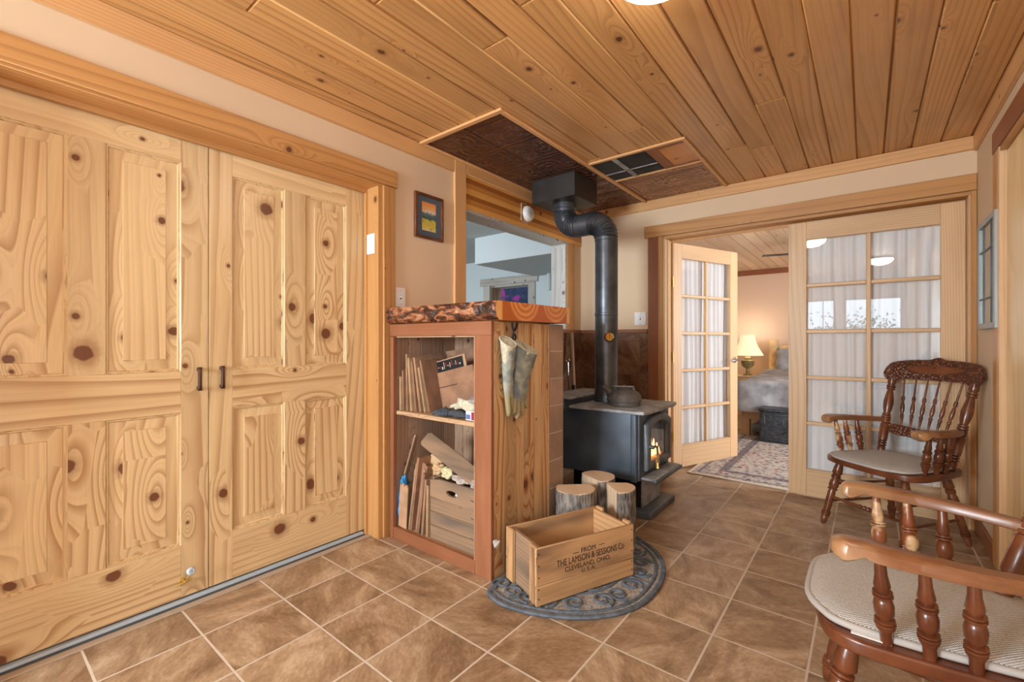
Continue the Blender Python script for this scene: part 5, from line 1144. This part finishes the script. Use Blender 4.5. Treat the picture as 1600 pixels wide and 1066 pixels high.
# ================================================================ BEDROOM
t = thing('floral_rug', 'grey patterned floral rug with a border on the bedroom floor', 'rug', (0, 5, 0))
m = MB(); m.box((-1.215, 3.955, .001), (.46, 5.97, .012), RUG, bev=.003); m.build('rug_field', t, world=True)
def bed():
    t = thing('log_bed', 'log-post bed with a pale wood frame in the bedroom', 'bed', (-.3, 7.2, 0))
    X0, X1, Y0, Y1 = -1.22, .55, 6.0, 8.45
    m = MB(); m.box((X0+.02, Y0+.01, .20), (X1-.02, Y0+.045, .34), FRENCH[0], bev=.004); m.box((X0+.02, Y0+.045, .20), (X0+.055, Y1, .34), FRENCH[1], bev=.004); m.box((X1-.055, Y0+.045, .20), (X1-.02, Y1, .34), FRENCH[1], bev=.004); m.build('bed_frame', t, world=True)
    for x in (X0+.02, X1-.11):
        for y in (Y0+.01, Y1-.10): m = MB(); m.box((x, y, 0), (x+.09, y+.09, .20), FRENCH[2], bev=.004); m.build('leg', t, world=True)
    for x in (-1.21, .50): m = MB(); m.lathe((x, 8.54, 0), (x, 8.54, 1.16), [(0, .072), (.3, .068), (.6, .072), (.985, .068), (1, .058)], LOGP, 20); m.build('headboard_post', t, world=True)
    m = MB(); m.lathe((-1.14, 8.54, 1.03), (.43, 8.54, 1.03), [(0, .03), (.05, .048), (.5, .052), (.95, .048), (1, .03)], LOGP, 16); m.build('headboard_rail', t, world=True)
    m = MB(); m.lathe((-1.14, 8.54, .50), (.43, 8.54, .50), [(0, .03), (.05, .045), (.95, .045), (1, .03)], LOGP, 16)
    m.build('headboard_rail', t, world=True)
    m = MB(); m.box((X0+.03, Y0+.02, .34), (X1-.03, Y1-.02, .60), LINEN, bev=.04, seg=3); m.build('mattress', t, world=True)
bed()
def quilt():
    X0, X1, Y0, Y1 = -1.27, .60, 5.95, 8.05; bm = bmesh.new(); nu, nv = 70, 80; ztop = .66; drop = .36
    def prof(s, L):    # s along the width incl. drops -> (pos, z)
        r = .07
        if s < drop: return (0-.02*math.sin((drop-s)*8), ztop-(drop-s)-r*.3)
        if s > drop+L: return (L+.02*math.sin((s-drop-L)*8), ztop-(s-drop-L)-r*.3)
        e = min(s-drop, L-(s-drop)); return (s-drop, ztop-(.5*max(0, r-e)**2/r if e < r else 0)*.9)
    LX, LY = X1-X0, Y1-Y0; V = []
    for i in range(nu+1):
        row = []
        for j in range(nv+1):
            sx = (LX+2*drop)*i/nu; sy = (LY+drop)*j/nv
            px, zx = prof(sx, LX); py, zy = (0-.01, ztop-(drop-sy)) if sy < drop else (sy-drop, ztop)
            z = min(zx, zy) if (zx < ztop-.03 or zy < ztop-.03) else zx
            n = noise.noise(Vector((px*3, py*3, z*2)))*.022+noise.noise(Vector((px*8, py*8, z*3)))*.012
            hx = -1 if sx < drop else (1 if sx > drop+LX else 0); hy = -1 if sy < drop else 0
            x = X0+px+hx*(.012+abs(n)*1.6+.02*math.sin(py*11)); y = Y0+py+hy*(.012+abs(n)*1.6+.02*math.sin(px*12)); zz = z+(n if not (hx or hy) else 0)+(.05*math.exp(-((y-7.95)/.25)**2) if not hx else 0)
            row.append(bm.verts.new((x, y, zz)))
        V.append(row)
    for i in range(nu):
        for j in range(nv): bm.faces.new((V[i][j], V[i+1][j], V[i+1][j+1], V[i][j+1]))
    m = MB(); m._merge(bm, QUILT); return m.build('quilt', ang=80)
tag(quilt(), 'rumpled mottled grey quilt spread over the bed', 'quilt')
def pillow(name, c, r, mat, rx, label):
    def fn(u, v, s): a, b = u*2-1, v*2-1; h_ = (1-a**4)*(1-b**4); return Vector((a*r[0], s*(r[1]*h_**.5+.0), b*r[2]))
    m = MB(); M = Matrix.Translation(c) @ Matrix.Rotation(rx, 4, 'X')
    for s in (-1, 1): m.surf(lambda u, v: M @ fn(u, v, s), 16, 16, mat)
    bmesh.ops.remove_doubles(m.bm, verts=m.bm.verts[:], dist=.0005); tag(m.build(name, ang=80), label, 'pillow')
pillow('pillow', (-.80, 8.17, .83), (.33, .10, .20), QUILT, -.35, 'grey pillow propped against the log headboard')
pillow('pillow', (-.08, 8.17, .83), (.33, .10, .20), QUILT, -.35, 'grey pillow on the far half of the bed, hidden behind the closed French door')
t = thing('carved_chest', 'dark carved wooden chest at the foot of the bed', 'chest', (-.4, 5.78, .012))
m = MB(); m.box((-.945, 5.66, .012), (.15, 5.93, .355), DARKCH, bev=.004); m.build('body', t, world=True); m = MB(); m.box((-.955, 5.645, .356), (.16, 5.94, .385), DARKCH, bev=.006); m.build('lid', t, world=True)
m = MB()
for (a, b, c, d) in ((-.93, -.89, .03, .34), (-.89, .10, .03, .06), (-.89, .10, .31, .34), (.10, .14, .03, .34), (-.42, -.38, .06, .31)): m.box((a, 5.652, c), (b, 5.6598, d), DARKCH, bev=.003)
for cx_ in (-.65, -.14):
    for k in range(8): a = k*PI/4; m.tube([(cx_+.02*math.cos(a), 5.655, .185+.02*math.sin(a)), (cx_+.07*math.cos(a+.3), 5.652, .185+.05*math.sin(a+.3)), (cx_+.10*math.cos(a), 5.655, .185+.10*math.sin(a))], .007, DARKCH, 6)
m.build('carved_front', t, world=True)
m = MB(); m.box((-1.12, 6.15, .013), (-.95, 6.55, .12), QUILT, bev=.03, seg=3); tag(m.build('storage_bag'), 'dark grey soft bag stored under the bed', 'bag')
t = thing('nightstand', 'small wicker and wood nightstand beside the bed', 'nightstand', (-1.58, 8.3, 0))
m = MB(); m.box((-.26, -.2, .53), (.26, .2, .565), WICK, bev=.005); m.build('top', t)
for sx in (-1, 1):
    for sy in (-1, 1): m = MB(); m.box((sx*.22-.02, sy*.16-.02, 0), (sx*.22+.02, sy*.16+.02, .53), WICK, bev=.003); m.build('leg', t)
m = MB(); m.box((-.20, -.155, .30), (.20, .155, .32), WICK, bev=.002); m.build('shelf', t)
t = thing('table_lamp', 'lit table lamp with a cream bell shade and brass urn base', 'lamp', (-1.56, 8.3, .5655))
URN = plain('aged_brass_urn', lin(150, 140, 100), .45, .5, nscale=20, namt=.3)
m = MB(); m.lathe((0, 0, 0), (0, 0, .29), [(0, .075), (.05, .075), (.08, .05), (.14, .035), (.25, .028), (.40, .03), (.48, .07), (.62, .095), (.82, .10), (.84, .105), (.87, .105), (.89, .05), (.93, .045), (1, .06)], URN, 28); m.build('urn_base', t)
m = MB(); m.lathe((0, 0, .29), (0, 0, .36), [(0, .048), (.3, .04), (1, .05)], CREAM, 20); m.build('neck', t)
m = MB(); prof = [(.335, .235), (.40, .198), (.47, .160), (.54, .130), (.61, .112), (.675, .105)]; n = 48; bm = bmesh.new(); rows_ = []
for (z, r) in prof: rows_.append([bm.verts.new((r*(1+.012*abs(math.sin(4*a)))*math.cos(a), r*(1+.012*abs(math.sin(4*a)))*math.sin(a), z)) for a in [2*PI*i/n for i in range(n)]])
for a, b in zip(rows_, rows_[1:]):
    for i in range(n): bm.faces.new((a[i], a[(i+1) % n], b[(i+1) % n], b[i]))
m._merge(bm, SHADE); m.build('lamp_shade', t, ang=60)
d = bpy.data.lights.new('lamp_bulb', 'POINT'); d.energy = 7; d.color = (1, .84, .62); d.shadow_soft_size = .05
o = bpy.data.objects.new('lamp_bulb', d); o.location = (-1.56, 8.3, 1.28); COL.objects.link(o)
d = bpy.data.lights.new('lamp_bulb', 'POINT'); d.energy = 3; d.color = (1, .85, .64); d.shadow_soft_size = .05
o = bpy.data.objects.new('lamp_bulb', d); o.location = (-1.56, 8.3, .89); COL.objects.link(o)
m = MB(); m.box((-1.78, 8.14, .5655), (-1.69, 8.19, .625), IRONG, bev=.004); tag(m.build('alarm_clock'), 'small grey clock on the nightstand beside the lamp', 'clock')
t = thing('ceiling_fan', 'bedroom ceiling fan with thin dark blades', 'ceiling fan', (-.35, 6.25, 2.38))
m = MB(); m.lathe((0, 0, 0), (0, 0, -.26), [(0, .07), (.15, .07), (.2, .02), (.55, .02), (.6, .09), (1, .10)], URN, 24); m.build('motor', t)
for k in range(5):
    a = PI+.28+k*2*PI/5; m = MB(); M = Matrix.Rotation(a, 4, 'Z'); m.box((.09, -.05, -.222), (.66, .05, -.215), BLACK, bev=.001, M=M); m.build('blade', t)

# ================================================================ FAR DOORWAY in the living room
mb = MB(); mb.box((-4.73, 5.145, 1.985), (-3.63, 5.168, 2.095), WHITEW[0], bev=.004); mb.box((-4.66, 5.15, 0), (-4.53, 5.168, 1.984), WHITEW[2], bev=.003); mb.box((-3.79, 5.15, 0), (-3.68, 5.168, 1.984), WHITEW[2], bev=.003)
mb.box((-4.528, 5.17, 0), (-4.50, 5.40, 1.985), OLDW[2], bev=.002); mb.box((-3.815, 5.17, 0), (-3.792, 5.30, 1.985), WHITEW[2], bev=.002); mb.box((-4.5, 5.17, 1.955), (-3.815, 5.40, 1.985), WHITEW[0], bev=.002); trim(mb)
mb = MB(); mb.box((-6.6, 6.6, 0), (-3.6, 6.7, ZC), BLUEW, bev=0); struct(mb.build('wall_hall'))
def hangingmat():  # dark blue with thin pale streaks and magenta patches
    t_ = NT('dark_blue_print'); v = t_.obj(); n = t_.noise(v, 6, 4, .6, 2.5); vo = t_.vor(v, 9)[0]; st = t_.M('PINGPONG', t_.M('MULTIPLY', n, 6), .5)
    c = t_.mix(t_.mr(st, .02, .0), lin(18, 24, 60), lin(150, 190, 220)); c = t_.mix(t_.mr(t_.noise(v, 3.2, 2), .58, .66), c, lin(170, 30, 130)); return t_.fin(t_.mix(t_.mr(vo, .12, .05), c, lin(70, 110, 190)), .5)
m = MB(); m.box((-5.55, 6.56, 1.2), (-4.72, 6.599, 2.22), hangingmat(), bev=.002); tag(m.build('wall_hanging'), 'dark blue and magenta wall hanging seen through the far doorway', 'wall hanging')
m = MB(); m.box((-5.72, 6.575, 1.2), (-5.60, 6.599, 1.97), WHITE, bev=.002); tag(m.build('white_strip'), 'narrow white strip standing in for a lit window beside the dark blue hanging', 'panel')  # plain white sheet paints in the brightness of a lit window
m = MB(); m.lathe((-3.39, 5.08, 1.83), (-3.39, 5.08, 2.062), [(0, .03), (1, .03)], BLUEW, 16); tag(m.build('pipe_stub'), 'short white pipe hanging under the white soffit beyond the opening', 'pipe')

# leafy tree outside the windows behind the camera (seen mirrored in the French door panes)
t = thing('tree', 'leafy tree outside the windows, seen mirrored in the French door', 'tree', (-.1, -3.05, -.3))
m = MB(); m.lathe((0, 0, 0), (0, 0, 1.7), [(0, .07), (1, .04)], BARK, 10); m.build('trunk', t)
LEAF = plain('leaf_green', lin(84, 104, 78), .7, nscale=6, namt=.3); rn = random.Random(9); m = MB()
for k in range(520):
    x, z = rn.gauss(0, .42), 1.72+rn.gauss(0, .16)-.12*rn.random(); c = Vector((x, rn.uniform(-.1, .1), z)); a, b = rn.uniform(0, 6.28), rn.uniform(-.7, .7); u = Vector((math.cos(a), .2, math.sin(a)))*.032; v = Vector((-math.sin(a), b, math.cos(a)))*.013
    m.quad([c-u, c-v, c+u, c+v], LEAF)
lf = m.build('foliage', t, recalc=False)
